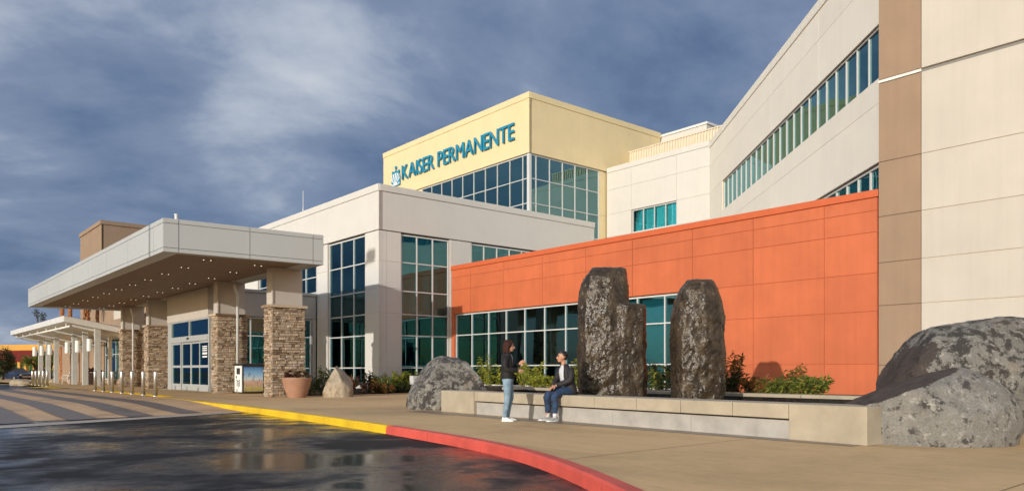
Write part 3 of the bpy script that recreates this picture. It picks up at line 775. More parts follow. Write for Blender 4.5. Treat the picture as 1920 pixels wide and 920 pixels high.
ww = thing('white_link_wing', 'white upper wall with four teal windows between the yellow block and the cream wall', 'building', (39.01,31.7,0))
WF = FA(39.01)
zz = [0,7.5,9.95,10.30,11.86,13.55,14.75]
wall(ww, WF, cells([27.5,30.02,33.78,35.99], zz, [(30.02,33.78,10.30,11.86)]), M['white'], M['white_joint'], gap=.014)
coping(ww, WF, 27.52, 35.98, 14.75, 15.10, M['white'])
window(ww, WF, lin(30.04,33.76,4), [10.32,11.84], M['glass_teal'], fw=.05, outer=.06, rec=.12, blind=1.0)
m = MB(); m.box(39.2,46,27.6,36,14.5,14.65); m.build('roof', M['roof'], ww)
m = MB(); m.box(39.3,42,28,35.9,9.9,10.1); m.box(42,42.2,28,35.9,9.9,14.4); m.build('interior', M['room'], ww)

sc_ = thing('roof_screen', 'beige ribbed metal plant screen on the roof behind the white wall', 'roof screen', (41.3,31,14.65))
n_ = 34
m = MB(); m.box(41.36,41.44,28.2,35.98,14.65,16.62); m.build('screen_panel', M['ribbed'], sc_)
for i in range(n_): piece('rib', FA(41.36), 28.25+i*.228, 28.36+i*.228, 0, .07, 14.66, 16.60, M['ribbed'], sc_)
m = MB(); m.box(41.26,41.5,28.2,35.97,16.60,16.68); m.build('cap_rail', M['ribbed'], sc_)
ph = thing('roof_penthouse', 'white box penthouse peeping over the ribbed roof screen', 'building', (45,32,14.65))
m = MB(); m.box(45,48,32.0,44,14.65,18.45); m.build('wall', M['white'], ph)
m = MB(); m.box(44.9,48.1,31.9,44.1,18.452,18.62); m.build('coping', M['white_metal'], ph, bevel=.02)
# louvred right side of the penthouse
for i in range(9): piece('louvre', FB(32.0), 45.3, 47.8, -.01, .04, 15.2+i*.32, 15.36+i*.32, M['frame'], ph)

# ------------------------------------------------------------------ lobby with sliding doors
M['stucco'] = plain('grey_stucco', (0.50, 0.465, 0.43), 0.85, var=0.04, vs=1.2, bump=0.25, bs=45, objvar=0.03)
M['stucco_joint'] = plain('stucco_joint', (0.22, 0.20, 0.185), 0.9)
lb = thing('lobby', 'single-storey lobby with glass sliding doors under the entrance canopy', 'building', (13.3,41.3,0))
DF = FA(12.52)
m = MB(); m.box(12.50,13.5,38.0,44.75,3.68,5.05); m.build('door_header', M['stucco'], lb, bevel=.01)
m = MB(); m.box(12.46,13.5,37.97,44.78,5.052,5.14); m.build('header_trim', M['stucco'], lb)
LF = FB(38.2)
wall(lb, LF, [(13.3,18.3,3.82,5.05),(13.3,13.62,0,3.82),(13.62,18.1,0,.28),(18.1,18.3,0,3.82)], M['stucco'], M['stucco_joint'])
coping(lb, LF, 13.3, 18.3, 5.052, 5.20, M['stucco'], out=.08)
window(lb, LF, [13.64]+[14.75+1.12*i for i in range(3)]+[18.08], [.30,1.17,2.83,3.80], M['glass'])
LA = FA(13.4)
wall(lb, LA, [(44.8,47,0,5.05)], M['stucco'], M['stucco_joint'])
m = MB(); m.box(13.2,18.3,38.5,47,5.04,5.15); m.build('roof', M['roof'], lb)
m = MB(); m.box(12.6,18.2,38.3,47,-.02,.02); m.box(18.0,18.2,38.5,47,.02,5); m.box(13.5,18,46.9,47.1,.02,5); m.box(16.2,16.4,41,44,.02,3.2); m.build('interior', M['room'], lb)
# door frame: jambs, transom beam, transom lights
m = MB()
m.fbox(DF, 37.86,38.0,-.14,.0,0,3.68); m.fbox(DF, 44.0,44.14,-.14,.0,0,3.68); m.fbox(DF, 44.14,44.75,-.16,-.02,0,3.68)
m.fbox(DF, 38.0,44.0,-.16,.03,2.55,2.84); m.fbox(DF, 38.0,44.0,-.13,-.01,3.60,3.68); m.fbox(DF, 40.93,41.05,-.13,-.012,2.84,3.60)
df = m.build('door_frame', M['frame_grey'], lb)
for a, b in ((38.0,40.93),(41.05,44.0)): piece('pane', DF, a, b, -.08, -.066, 2.84, 3.60, M['glass_up'], df)
m = MB(); m.fbox(DF, 40.9,41.1,.03,.09,2.66,2.76); m.build('sensor', M['dark'], df)
for i in range(4):
    a, b = 38.0+1.5*i, 39.5+1.5*i; o_ = -.05 if i in (0,3) else -.11
    m = MB(); m.fbox(DF, a,a+.09,o_-.05,o_,.01,2.55); m.fbox(DF, b-.09,b,o_-.05,o_,.01,2.55)
    m.fbox(DF, a+.09,b-.09,o_-.048,o_-.002,.01,.34); m.fbox(DF, a+.09,b-.09,o_-.048,o_-.002,1.20,1.32); m.fbox(DF, a+.09,b-.09,o_-.048,o_-.002,2.44,2.55)
    dr = m.build('sliding_door', M['frame_grey'], lb)
    piece('pane', DF, a+.09, b-.09, o_-.03, o_-.018, .34, 1.20, M['glass_clear'], dr)
    piece('pane', DF, a+.09, b-.09, o_-.03, o_-.018, 1.32, 2.44, M['glass_clear'], dr)
    if i == 0:
        for k, (z0, z1) in enumerate(((2.12,2.18),(2.22,2.28),(2.02,2.08),(1.85,1.96),(1.70,1.78))):
            piece('notice', DF, a+.35, b-.45, o_-.017, o_-.014, z0, z1, M['sign_white'], dr)
m = MB(); m.box(12.6,13.4,44.75,44.95,0,5.04); m.box(12.6,13.4,38.02,38.18,0,3.68); m.build('cheek_wall', M['stucco'], lb)

# ------------------------------------------------------------------ entrance canopy
ca = thing('entrance_canopy', 'large grey metal clad entrance canopy on stone piers with lit downlights', 'canopy', (10.4,42,0))
Z0, Z1 = 5.09, 6.25
A0, A1, A2, A3 = (7.5,27.3), (13.2,26.9), (13.3,56.6), (7.5,56.9)
def inset(p, d): 
    cx, cy = 10.4, 42
    return (p[0] + (d if p[0] < cx else -d), p[1] + (d if p[1] < cy else -d))
m = MB(); m.prism([inset(p,.04) for p in (A0,A1,A2,A3)], Z0+.10, Z1-.03); m.build('roof_deck', M['frame_dark'], ca)
m = MB(); m.prism([inset(p,.62) for p in (A0,A1,A2,A3)], Z0+.07, Z0+.096); m.build('soffit', M['soffit'], ca)
# underside lip
m = MB()
o4 = [inset(p,.03) for p in (A0,A1,A2,A3)]; i4 = [inset(p,.62) for p in (A0,A1,A2,A3)]
for k in range(4):
    a, b, c, d = o4[k], o4[(k+1)%4], i4[(k+1)%4], i4[k]
    m.add([(*a,Z0+.005),(*b,Z0+.005),(*c,Z0+.055),(*d,Z0+.055),(*a,Z0+.099),(*b,Z0+.099),(*c,Z0+.099),(*d,Z0+.099)], [(0,3,2,1),(4,5,6,7),(0,1,5,4),(1,2,6,5),(2,3,7,6),(3,0,4,7)])
m.build('soffit_lip', M['metal_panel'], ca)
def fascia(F, br):
    for i in range(len(br)-1):
        for z0, z1 in ((Z0,Z0+.15),(Z0+.15,Z1-.17),(Z1-.17,Z1)):
            piece('fascia_panel', F, br[i]+.012, br[i+1]-.012, -.04, 0, z0+.009, z1-.009, M['metal_panel'], ca)
CL = FA(7.5); fascia(CL, [27.302,28.45]+lin(28.45,56.9,8)[1:])
CR = Fr(A0, (A1[0]-A0[0], A1[1]-A0[1]), (-.4,-5.7)); lr = (Vector(A1)-Vector(A0)).length
fascia(CR, [.003,.50,2.92,5.30,lr])
CB = Fr(A1, (.1,29.7), (1,0)); fascia(CB, lin(0,29.7,8))
CE_ = Fr(A3, (5.8,-.3), (0,1)); fascia(CE_, lin(.002,5.8,2))
m = MB(); m.lathe([(.10,0),(.10,.10),(.055,.14),(.055,.26),(.075,.27),(.075,.31)], (8.1,27.9,Z1-.03), 14); m.build('vent_pipe', M['white_metal'], ca, smooth=False)
# downlights in pairs, trim ring plus glowing lens
lens = MB(); lens.lathe([(.021,0),(.021,.012)], (0,0,0), 12); lens_me = lens.mesh('lens'); lens_me.materials.append(M['lamp'])
trim = MB(); trim.box(-.26,.26,-.11,.11,.006,.03); trim_me = trim.mesh('trim'); trim_me.materials.append(M['soffit'])
for x in (9.45, 11.46):
    for k in range(11):
        y = 28.78 + 2.66*k + (0 if x < 10 else .22)
        if y > 55.9: continue
        t_ = link('downlight', trim_me, None, ca, (x, y, Z0+.05))
        for dx in (-.13, .13): link('lens', lens_me, None, t_, (x+dx, y, Z0+.045))
# stone variants
stv = []
for k in range(8):
    rr = random.Random(50+k); q = MB()
    P = []
    for z in (-.5,.5):
        for x, y in ((-.5,.5),(.5,.5)): P.append((x, y, z))
    f = lambda a: a + rr.uniform(-.10,.10)
    # box with an uneven, bevelled outer face
    vs = [(-.5,.5,-.5),(.5,.5,-.5),(.5,.5,.5),(-.5,.5,.5),(-.5,-.30,-.5),(.5,-.30,-.5),(.5,-.30,.5),(-.5,-.30,.5),
          (-.42+rr.uniform(-.04,.05),-.5+rr.uniform(0,.16),-.34+rr.uniform(-.06,.06)),(.42+rr.uniform(-.05,.04),-.5+rr.uniform(0,.16),-.34+rr.uniform(-.06,.06)),
          (.42+rr.uniform(-.05,.04),-.5+rr.uniform(0,.16),.34+rr.uniform(-.06,.06)),(-.42+rr.uniform(-.04,.05),-.5+rr.uniform(0,.16),.34+rr.uniform(-.06,.06))]
    fs = [(0,1,5,4),(1,2,6,5),(2,3,7,6),(3,0,4,7),(4,5,9,8),(5,6,10,9),(6,7,11,10),(7,4,8,11),(8,9,10,11)]
    me_ = MB(); me_.add(vs, fs, 0.0); stv.append((vs, fs, me_.mesh('stone')))
    stv[-1][2].materials.append(M['stone'])
def stone_face(F, s0, s1, z0, z1, rg):
    out = []; z = z0
    while z < z1-.02:
        hgt = min(rg.choice((.05,.07,.08,.09,.12)), z1-z)
        if z1-z-hgt < .05: hgt = z1-z
        s = s0
        while s < s1-.02:
            w = rg.uniform(.12,.36)
            if s1-s-w < .14: w = s1-s
            out.append((s, s+w, z, z+hgt, rg.uniform(.02,.10))); s += w
        z += hgt
    return out
M['dark_mortar'] = plain('dark_mortar', (0.07,0.055,0.045), 0.95)
def make_pier(y0, individual, seed):
    rg = random.Random(seed); x0, x1, y1 = 11.97, 13.38, y0+.76
    m = MB(); m.box(x0+.08,x1-.08,y0+.08,y1-.08,3.55,Z0+.06)
    m.box(x0+.045,x0+.10,y0+.045,y0+.10,3.62,Z0+.055)
    pr_ = m.build('pier', M['stucco'], ca)
    m = MB(); m.box(x0+.05,x1-.05,y0+.05,y1-.05,0,3.55); m.build('pier_core', M['dark_mortar'], pr_)
    m = MB(); m.box(x0-.09,x1+.09,y0-.09,y1+.09,3.55,3.66)
    m.build('pier_cap', M['stone'], pr_, bevel=.012)
    faces = [(FA(x0+.05), y0, y1), (FB(y0+.05), x0, x1), (Fr((x1-.05,0),(0,1),(1,0)), y0, y1), (Fr((0,y1-.05),(1,0),(0,1)), x0, x1)]
    st = MB(); cnt = 0
    for fi, (F, a, b) in enumerate(faces):
        for s0, s1, z0, z1, d in stone_face(F, a, b, 0, 3.55, rg):
            vs, fs, me_ = rg.choice(stv)
            sc3 = (s1-s0-.014, d+.02, z1-z0-.014); c = F.p((s0+s1)/2, (d-.02)/2, (z0+z1)/2)
            flip = F.u.cross(F.n).z > 0            # outer side of the mesh is its -Y side
            if individual and fi < 2 and cnt < 300:
                cnt += 1
                o = link('stone', me_, None, pr_, c); o.scale = sc3
                o.rotation_euler = (0,0,math.atan2(F.n.x, -F.n.y))
            else:
                ux = Vector((-F.n.y, F.n.x, 0))
                st.add([c + ux*(v[0]*sc3[0]) + F.n*(-v[1]*sc3[1]) + Vector((0,0,v[2]*sc3[2])) for v in vs], fs, rg.random())
    stuff(st.build('stone_veneer', M['stone'], pr_))
    return pr_
make_pier(28.92, True, 1); make_pier(35.15, False, 2); make_pier(46.6, False, 3); make_pier(52.5, False, 4)
def downspout(x, y):
    m = MB(); m.tube([(x-.12,y-.02,5.13),(x-.12,y-.02,4.9),(x+.02,y-.02,4.55),(x+.02,y-.02,0.02)], .062, 10); m.build('downspout', M['frame'], ca, smooth=True)
downspout(12.83, 34.98); downspout(12.55, 52.35)

# ------------------------------------------------------------------ far canopy on slim columns
M['column_grey'] = plain('column_grey', (0.50, 0.515, 0.50), 0.5)
fc = thing('walkway_canopy', 'small pale sloping walkway canopy on slim grey columns at far left', 'canopy', (11.6,69,0))
sl = -.185
def zr(x): return 4.66 + sl*(x-9.5)
m = MB(); vs = []
for y in (57.0, 82.5):
    for x in (9.5, 14.1): vs += [(x,y,zr(x)), (x,y,zr(x)-.40)]
fsx = [(0,2,6,4),(1,5,7,3),(0,4,5,1),(2,3,7,6),(0,1,3,2),(4,6,7,5)]
m.add(vs, fsx); m.build('roof', M['white_metal'], fc, bevel=.02)
m = MB(); m.add([(9.6,57.1,zr(9.6)+.02),(14.0,57.1,zr(14.0)+.02),(14.0,82.4,zr(14)+.02),(9.6,82.4,zr(9.6)+.02)], [(0,1,2,3)]); m.build('roof_membrane', M['frame_dark'], fc)
m = MB(); m.tube([(9.9,57.3,zr(9.9)-.60),(9.9,82.2,zr(9.9)-.60)], .07, 10); m.build('edge_tube', M['white_metal'], fc, smooth=True)
for k in range(7):
    y = 58.5+3.9*k; m = MB(); m.tube([(9.9,y,zr(9.9)-.38),(9.9,y,zr(9.9)-.56)], .04, 6); m.build('hanger', M['white_metal'], fc)
for k in range(4):
    y = 58+7.9*k; m = MB(); m.rings([[(x,y-.08,zr(x)-.60),(x,y+.08,zr(x)-.60),(x,y+.08,zr(x)-.41),(x,y-.08,zr(x)-.41)] for x in (10.2,13.9)]); m.build('cross_beam', M['white_metal'], fc)
for y in (57.6,61.5,65.3,72.8,76.7,80.6):
    m = MB(); m.box(11.43,11.77,y-.17,y+.17,0,zr(11.6)-.36); m.box(11.40,11.80,y-.20,y+.20,3.48,3.54); c_ = m.build('column', M['column_grey'], fc)
    m = MB(); m.lathe([(.15,0),(.17,.03),(.17,.80),(.15,.84)], (11.15,y+.12,2.35), 14); m.box(11.15,11.44,y+.05,y+.11,2.72,2.80); m.build('wall_lamp', M['sign_white'], c_, smooth=False)
for y in (62.5, 66.0):
    m = MB(); m.box(13.3,13.55,y-.12,y+.12,0,zr(13.5)-.4); m.build('rear_post', M['white_metal'], fc)

# far wing behind the canopies, brown stair tower
fw_ = thing('far_wing', 'brown low wing with dark windows behind the walkway canopy', 'building', (14.2,70,0))
GF = FA(14.2)
wall(fw_, GF, cells([47,52,57.5,62.9,68.2,75,86],[0,.3,3.6,5.0],[(62.9,68.2,.3,3.6)]), M['brown'], M['brown_joint'])
window(fw_, GF, lin(62.95,68.15,3), [.32,2.3,3.58], M['glass'])
m = MB(); m.box(14.5,18.2,47.2,86,4.85,4.98); m.build('roof', M['roof'], fw_)
m = MB(); m.box(16.8,17,60,72,0,4.8); m.build('interior', M['room'], fw_)
tw = thing('stair_tower', 'tan stucco stair tower rising behind the big canopy at far left', 'building', (19.5,94.8,0))
TF, TB = FA(19.5), FB(94.8)
wall(tw, TF, [(94.8,106.2,11.5,17.5),(94.8,103.2,0,11.5),(103.2,106.2,0,11.5)], M['brown'], M['brown_joint'])
m = MB(); m.fbox(TF, 95.3,102.2,.0,.06,9.8,13.3); m.build('panel', M['white'], tw)
window(tw, TF, [102.3,104.2], [10.5,13.2], M['glass'], rec=-.03)
wall(tw, TB, [(19.504,32,0,17.5)], M['brown'], M['brown_joint'])
coping(tw, TF, 94.7, 106.3, 17.5, 17.95, M['brown'], out=.12); coping(tw, TB, 19.55, 32.1, 17.502, 17.948, M['brown'], out=.12)
m = MB(); m.box(19.7,32,95,106,17.2,17.4); m.build('roof', M['roof'], tw)
m = MB(); m.box(31.8,32,95,106,0,17.3); m.box(19.7,32,105.9,106.1,0,17.3); m.build('rear_wall', M['brown'], tw)
mid = thing('rear_wing', 'cream and brown two-storey wing seen between the two canopies', 'building', (19.5,85,0))
wall(mid, FA(19.0), [(72,83.4,0,8.5),(86.8,94,0,8.5)], M['brown'], M['brown_joint']); wall(mid, FA(19.0), [(83.4,86.8,0,8.5)], M['cream'], M['cream_joint'])
m = MB(); m.box(19.2,31,72,94,8.3,8.45); m.build('roof', M['roof'], mid)

# ------------------------------------------------------------------ bench wall and pool
fo = thing('fountain_bench', 'long buff concrete bench wall the seated man uses in front of the pool', 'bench', (11,10.5,0))
P0, P1 = Vector((11.10,15.98)), Vector((10.56,4.86)); BL = (P1-P0).length
ub = (P1-P0).normalized(); nb = Vector((ub.y, -ub.x)); nb = nb if nb.x < 0 else -nb
BN = Fr(P0, ub, nb)
zt = .545
def sp(y): return (15.98-y)/(15.98-4.86)*BL
m = MB(); m.fbox(BN, 0, 1.46, -.62, 0, 0, zt); m.build('end_block', M['buff'], fo, bevel=.012)
# right end block, hollowed to take the boulder
m = MB(); rg = []
for z in (0, .12, .25, .40, zt):
    bite = {0:-.12,.12:-.05,.25:.0,.40:.03,zt:.04}[z]
    a = sp(6.07); b = BL + .0
    rg.append([tuple(BN.p(a,0,z)), tuple(BN.p(b,0,z)), tuple(BN.p(b+.02-bite*.15,-.30,z)), tuple(BN.p(b+.03-bite*.5,-.62,z)), tuple(BN.p(a,-.62,z))])
m.rings(rg); m.build('end_block', M['buff'], fo, bevel=.012)
jn = [1.46+.012] + [sp(y) for y in (13.25,12.05,10.38,9.08,7.92)] + [sp(6.95)] + [sp(6.07)-.012]
jn = [1.472]; 
us = [1050,1116,1191,1275,1369]
ysj = [13.0,11.55,10.35,9.22,8.18,7.10]
jn += [sp(y) for y in ysj] + [sp(6.08)]
for i in range(len(jn)-1):
    m = MB(); m.fbox(BN, jn[i]+.006, jn[i+1]-.006, -.62, -.012, .315, zt-.004); m.build('seat_slab', M['buff'], fo, bevel=.01)
bj = [1.47] + [sp(y) for y in (11.9,9.9,8.0)] + [sp(6.08)]
for i in range(len(bj)-1):
    m = MB(); m.fbox(BN, bj[i]+.003, bj[i+1]-.003, -.60, -.085, 0, .285); m.build('base_block', M['grey_conc'], fo)
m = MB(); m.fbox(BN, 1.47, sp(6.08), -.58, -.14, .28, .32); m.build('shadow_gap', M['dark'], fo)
# pool
m = MB(); m.add([(11.3,6.0,.30),(16.0,6.0,.30),(16.0,18.3,.30),(11.9,18.3,.30)], [(0,1,2,3)]); struct(m.build('pool_water', M['water']))
m = MB(); m.box(11.25,16.1,5.6,6.0,0,.40); m.box(11.8,16.1,18.3,18.6,0,.44); m.box(16.02,16.12,5.9,18.4,0,.425); m.fbox(BN, .2, BL-.1, -.72, -.62, 0, .44); struct(m.build('pool_wall', M['dark_tile']))
pw = thing('pool_coping', 'low buff concrete coping wall behind the fountain pool', 'wall', (16.3,12,0))
yb = [5.5,7.3,8.9,10.5,12.3,14.0,15.8,17.4,19.6]
for i in range(len(yb)-1):
    m = MB(); m.box(16.08,16.55,yb[i]+.006,yb[i+1]-.006,.35,.50); m.build('coping_slab', M['buff'], pw, bevel=.01)
m = MB(); m.box(16.15,16.5,5.5,19.6,0,.352); m.build('base', M['grey_conc'], pw)
# soil of the planting beds
m = MB(); m.add([(16.5,2,.33),(22.55,2,.33),(22.55,31.55,.30),(19.9,31.55,.10),(16.5,19.6,.33)], [(0,1,2,3,4)])
m.add([(13.5,29.4,.02),(16.9,29.9,.03),(19.9,30.6,.03),(22.5,31.0,.3),(22.5,31.6,.3),(18.3,31.6,.2),(18.3,38.1,.12),(13.55,38.1,.06),(13.45,32,.04)], [tuple(range(9))])
struct(m.build('planting_soil', M['mulch']))

# ------------------------------------------------------------------ rocks
CAMR = Matrix.Rotation(R(-40.14), 3, 'Z')          # local x to the right of the view, y away from it
TMP = bpy.data.scenes.new('workbench')          # modifiers are applied here, away from the full scene
def apply_mods(me, mods):
    o = bpy.data.objects.new('tmp', me); TMP.collection.objects.link(o)
    for ty, kw in mods:
        q = o.modifiers.new('m', ty)
        for a, b in kw.items(): setattr(q, a, b)
    TMP.view_layers[0].update(); d = TMP.view_layers[0].depsgraph; r = bpy.data.meshes.new_from_object(o.evaluated_get(d))
    bpy.data.objects.remove(o); return r
def fbm(p, sc, oc=4):
    a = 0; amp = 1; 
    for i in range(oc):
        a += amp*noise.noise(p*sc); sc *= 2.1; amp *= .5
    return a
def ridged(p, sc, oc=3):
    a = 0; amp = 1
    for i in range(oc):
        a += amp*(1-abs(noise.noise(p*sc))*2); sc *= 2.2; amp *= .5
    return a - 1.2
def boulder(name, label, cat, c, rad, mat, cuts=(), amp=.10, pw=2.3, sub=6, seed=0, group=None, fine=.02, rot=None, stain=None):
    """lump of rock: superellipsoid with flats cut off it, broken up by noise"""
    b = bmesh.new(); bmesh.ops.create_icosphere(b, subdivisions=sub, radius=1.0)
    off = Vector((seed*7.3, seed*3.1, seed*5.7)); rm = rot or CAMR
    dark = set()
    for v in b.verts:
        d = v.co.normalized()
        k = (abs(d.x)**pw + abs(d.y)**pw + abs(d.z)**pw) ** (-1/pw)
        p = Vector((d.x*k*rad[0], d.y*k*rad[1], d.z*k*rad[2]))
        p += d * amp * fbm(p+off, 0.9, 4)
        if stain:
            sn, sh, sw = stain; sn = Vector(sn).normalized()
            if p.dot(sn) - sh + sw*fbm(p+off*3, 2.6, 4) > 0: dark.add(v.index)
        for n, h in cuts:
            n = Vector(n).normalized(); e = p.dot(n) - h
            if e > 0: p -= n*(e*.94)
        p += d * fine * ridged(p+off*2, 3.2, 4)
        v.co = rm @ p
    me = bpy.data.meshes.new(name); b.to_mesh(me); b.free()
    me.polygons.foreach_set('use_smooth', [True]*len(me.polygons))
    if stain:
        me.materials.append(mat); me.materials.append(M['stained'])
        for f in me.polygons:
            if sum(i in dark for i in f.vertices) >= 2: f.material_index = 1
    o = link(name, me, mat, None, c); return tag(o, label, cat, group)
def camxy(u, d):
    cx = (u-960)/1417*d; return (cx*.76447+d*.64466, -cx*.64466+d*.76447)
def at_x(X, u):
    k = (u-960)/1417; return (X*.76447-k*X*.64466)/(k*.76447+.64466)
def at_y(Y, u):
    k = (u-960)/1417; return (Y*.64466+k*Y*.76447)/(.76447-k*.64466)
x, y = camxy(846, 21.0)
boulder('boulder', 'rounded grey lichen boulder behind the left end of the bench wall', 'boulder', (x,y,.18), (1.20,1.05,1.26), M['boulder_b'],
        cuts=(((.80,.25,.55),.86),((-.75,-.35,.62),1.06),((.1,-.9,.35),.98)), amp=.10, seed=1, pw=2.3, stain=((.80,.25,.40),.84,.06))
x, y = camxy(1734, 11.3)
boulder('boulder', 'grey boulder with a dark split slope lying at the right end of the bench wall', 'boulder', (x,y,.22), (1.24,1.02,.90), M['boulder'],
        cuts=(((-.36,.08,.93),.66),((-.50,-.86,.06),.96),((.0,-.86,.50),.98)), amp=.045, seed=2, pw=2.25, stain=((-.36,.08,.93),.675,.04))
x, y = camxy(1842, 13.8)
boulder('boulder', 'biggest grey lichen boulder at the right edge, behind the split one', 'boulder', (x,y,.60), (1.84,1.30,1.37), M['boulder_b'],
        cuts=(((-.80,.10,.60),1.52),((.1,-.80,.6),1.28),((.0,-.6,-.8),1.02)), amp=.10, seed=3, pw=2.25, stain=((-.92,.05,.12),1.42,.40))
x, y = camxy(632, 30.1)
boulder('rock', 'pale buff standing rock among shrubs by the stone pier', 'rock', (x,y,.35), (.58,.5,.95), M['pale_rock'],
        cuts=(((.62,-.2,.55),.50),((-.78,-.1,.38),.42),((0,-.75,.5),.52)), amp=.08, seed=4, pw=2.4, sub=5)
for i, (u, d, r) in enumerate(((34,62,.42),(47,60,.38),(96,66,.4))):
    x, y = camxy(u, d)
    boulder('rock', ('small pale rock beside the parked car', 'small pale rock on the verge right of the parked car', 'small pale rock beside the slim canopy columns')[i], 'rock', (x,y,-.05), (r*1.5,r,r), M['pale_rock'], amp=.1, seed=10+i, sub=3)

def monolith(label, blocks, c, seed):
    m = MB()
    for bl in blocks:
        rg = []
        for z, x0, x1, th in bl:
            xm = x0*.45+x1*.55; w = x1-x0; e = min(.12, .1*w)
            rg.append([(x0,.10*th,z),(x0+e*.3,-.30*th,z),(x0+e*1.4,-.43*th,z),(xm,-.50*th,z),(x1-e*1.3,-.44*th,z),(x1-e*.3,-.28*th,z),(x1,.15*th,z),(x1-e,.5*th,z),(x0+e,.5*th,z)])
        m.rings(rg)
    me = m.mesh('standing_stone')
    me = apply_mods(me, [('REMESH', dict(mode='VOXEL', voxel_size=.028)), ('SMOOTH', dict(iterations=2, factor=.5))])
    off = Vector((seed*3.7, seed, 0))
    nor = [v.normal.copy() for v in me.vertices]
    for v, n in zip(me.vertices, nor):
        p = v.co.copy(); q = Vector((p.x, p.y, p.z*.75))
        v.co = CAMR @ (p + n*(.032*fbm(q+off, 1.3, 3) + .024*ridged(q+off, 2.6, 4) + .006*fbm(p+off, 11, 3)))
    me.update()
    me.polygons.foreach_set('use_smooth', [True]*len(me.polygons))
    me.materials.clear()
    return tag(link('standing_stone', me, M['wet_stone'], None, c), label, 'standing stone')
x, y = camxy(1147, 17.35)
monolith('tall wet dark standing stone with a stepped right shoulder in the pool',
    [[(.0,-.70,.60,.9),(.5,-.76,.60,1),(1.3,-.80,.55,1.05),(2.3,-.80,.42,1.0),(2.75,-.77,.40,.95),(3.05,-.66,.37,.85),(3.20,-.52,.35,.7),(3.26,-.46,.33,.55)],
     [(.0,-.6,.78,.93),(.8,-.6,.80,1.04),(1.7,-.55,.80,1.04),(2.36,-.45,.81,1.0),(2.43,-.42,.80,.97)]], (x,y,.12), 1)
x, y = camxy(1308, 16.9)
monolith('round shouldered wet dark standing stone, right of the stepped one',
    [[(.0,-.58,.55,.85),(.6,-.59,.58,.95),(1.4,-.60,.59,1.0),(2.1,-.56,.57,.95),(2.45,-.50,.50,.9),(2.72,-.40,.41,.8),(2.90,-.28,.34,.65),(2.96,-.22,.28,.5)]], (x,y,.12), 5)

# ------------------------------------------------------------------ plants
def leaf(m, p, d, up, L, w, droop=.25, rnd=None):
    d = d.normalized(); s = d.cross(up)
    if s.length < 1e-3: s = d.orthogonal()
    s.normalize(); n = s.cross(d)
    a = p; b = p + d*L*.45 + s*w*.5 + n*.06*L; c = p + d*L - n*droop*L; e = p + d*L*.45 - s*w*.5 + n*.06*L
    m.add([a,b,c,e], [(0,1,2),(0,2,3)], random.random() if rnd is None else rnd)
def rdir():
    while True:
        v = Vector((random.uniform(-1,1),random.uniform(-1,1),random.uniform(-1,1)))
        if .1 < v.length < 1: return v.normalized()
def shrub(name, label, cat, loc, r, h, mat, nst=9, nl=26, L=.10, w=.045, group=None, lean=.6, bare=.15, stemr=.007):
    t = thing(name, label, cat, loc, group); fm = MB(); sm = MB(); base = Vector(loc)
    for k in range(nst):
        a = random.uniform(0, 2*math.pi); rr = r*math.sqrt(random.random())
        hh = h*random.uniform(.55,1.0)*(1-.25*(rr/r)**2)
        b0 = base + Vector((math.cos(a)*rr*.35, math.sin(a)*rr*.35, -.03)); tip = base + Vector((math.cos(a)*rr*(.4+lean), math.sin(a)*rr*(.4+lean), hh))
        midp = (b0+tip)/2 + Vector((random.uniform(-.05,.05),random.uniform(-.05,.05),.08*h))
        sm.tube([b0, midp, tip], [stemr, stemr*.75, stemr*.3], 5)
        for j in range(nl):
            s = bare + (1-bare)*(random.random()**.8)
            p = (b0*(1-s)**2 + midp*2*s*(1-s) + tip*s*s) + rdir()*r*.10
            d = rdir(); d.z = d.z*.5+.15
            leaf(fm, p, d, Vector((0,0,1)), L*random.uniform(.6,1.25), w*random.uniform(.7,1.2), random.uniform(.05,.5))
    fm.build('foliage', mat, t, org=loc); sm.build('stem', M['bark'], t, org=loc)
    return t
def flax(label, loc, h, n, mat, group=None):
    t = thing('flax_plant', label, 'plant', loc, group); m = MB(); b = Vector(loc)
    for k in range(n):
        a = random.uniform(0,2*math.pi); out_ = random.uniform(.15,.75)*h; hh = h*random.uniform(.6,1.0); w = random.uniform(.018,.035)
        dr = Vector((math.cos(a),math.sin(a),0)); sd_ = Vector((-dr.y,dr.x,0)); pts = []
        for s in (0,.35,.7,1.0):
            pts.append(b + dr*(out_*s*s+.04) + Vector((0,0,hh*(s*1.35-.45*s*s*(1+out_/h)))))
        ws = (w*.7,w,w*.8,.003); vs = []; r_ = random.random()
        for p, q in zip(pts, ws): vs += [p-sd_*q, p+sd_*q]
        m.add(vs, [(0,1,3,2),(2,3,5,4),(4,5,7,6)], r_)
    m.build('blade_clump', mat, t, org=loc); return t
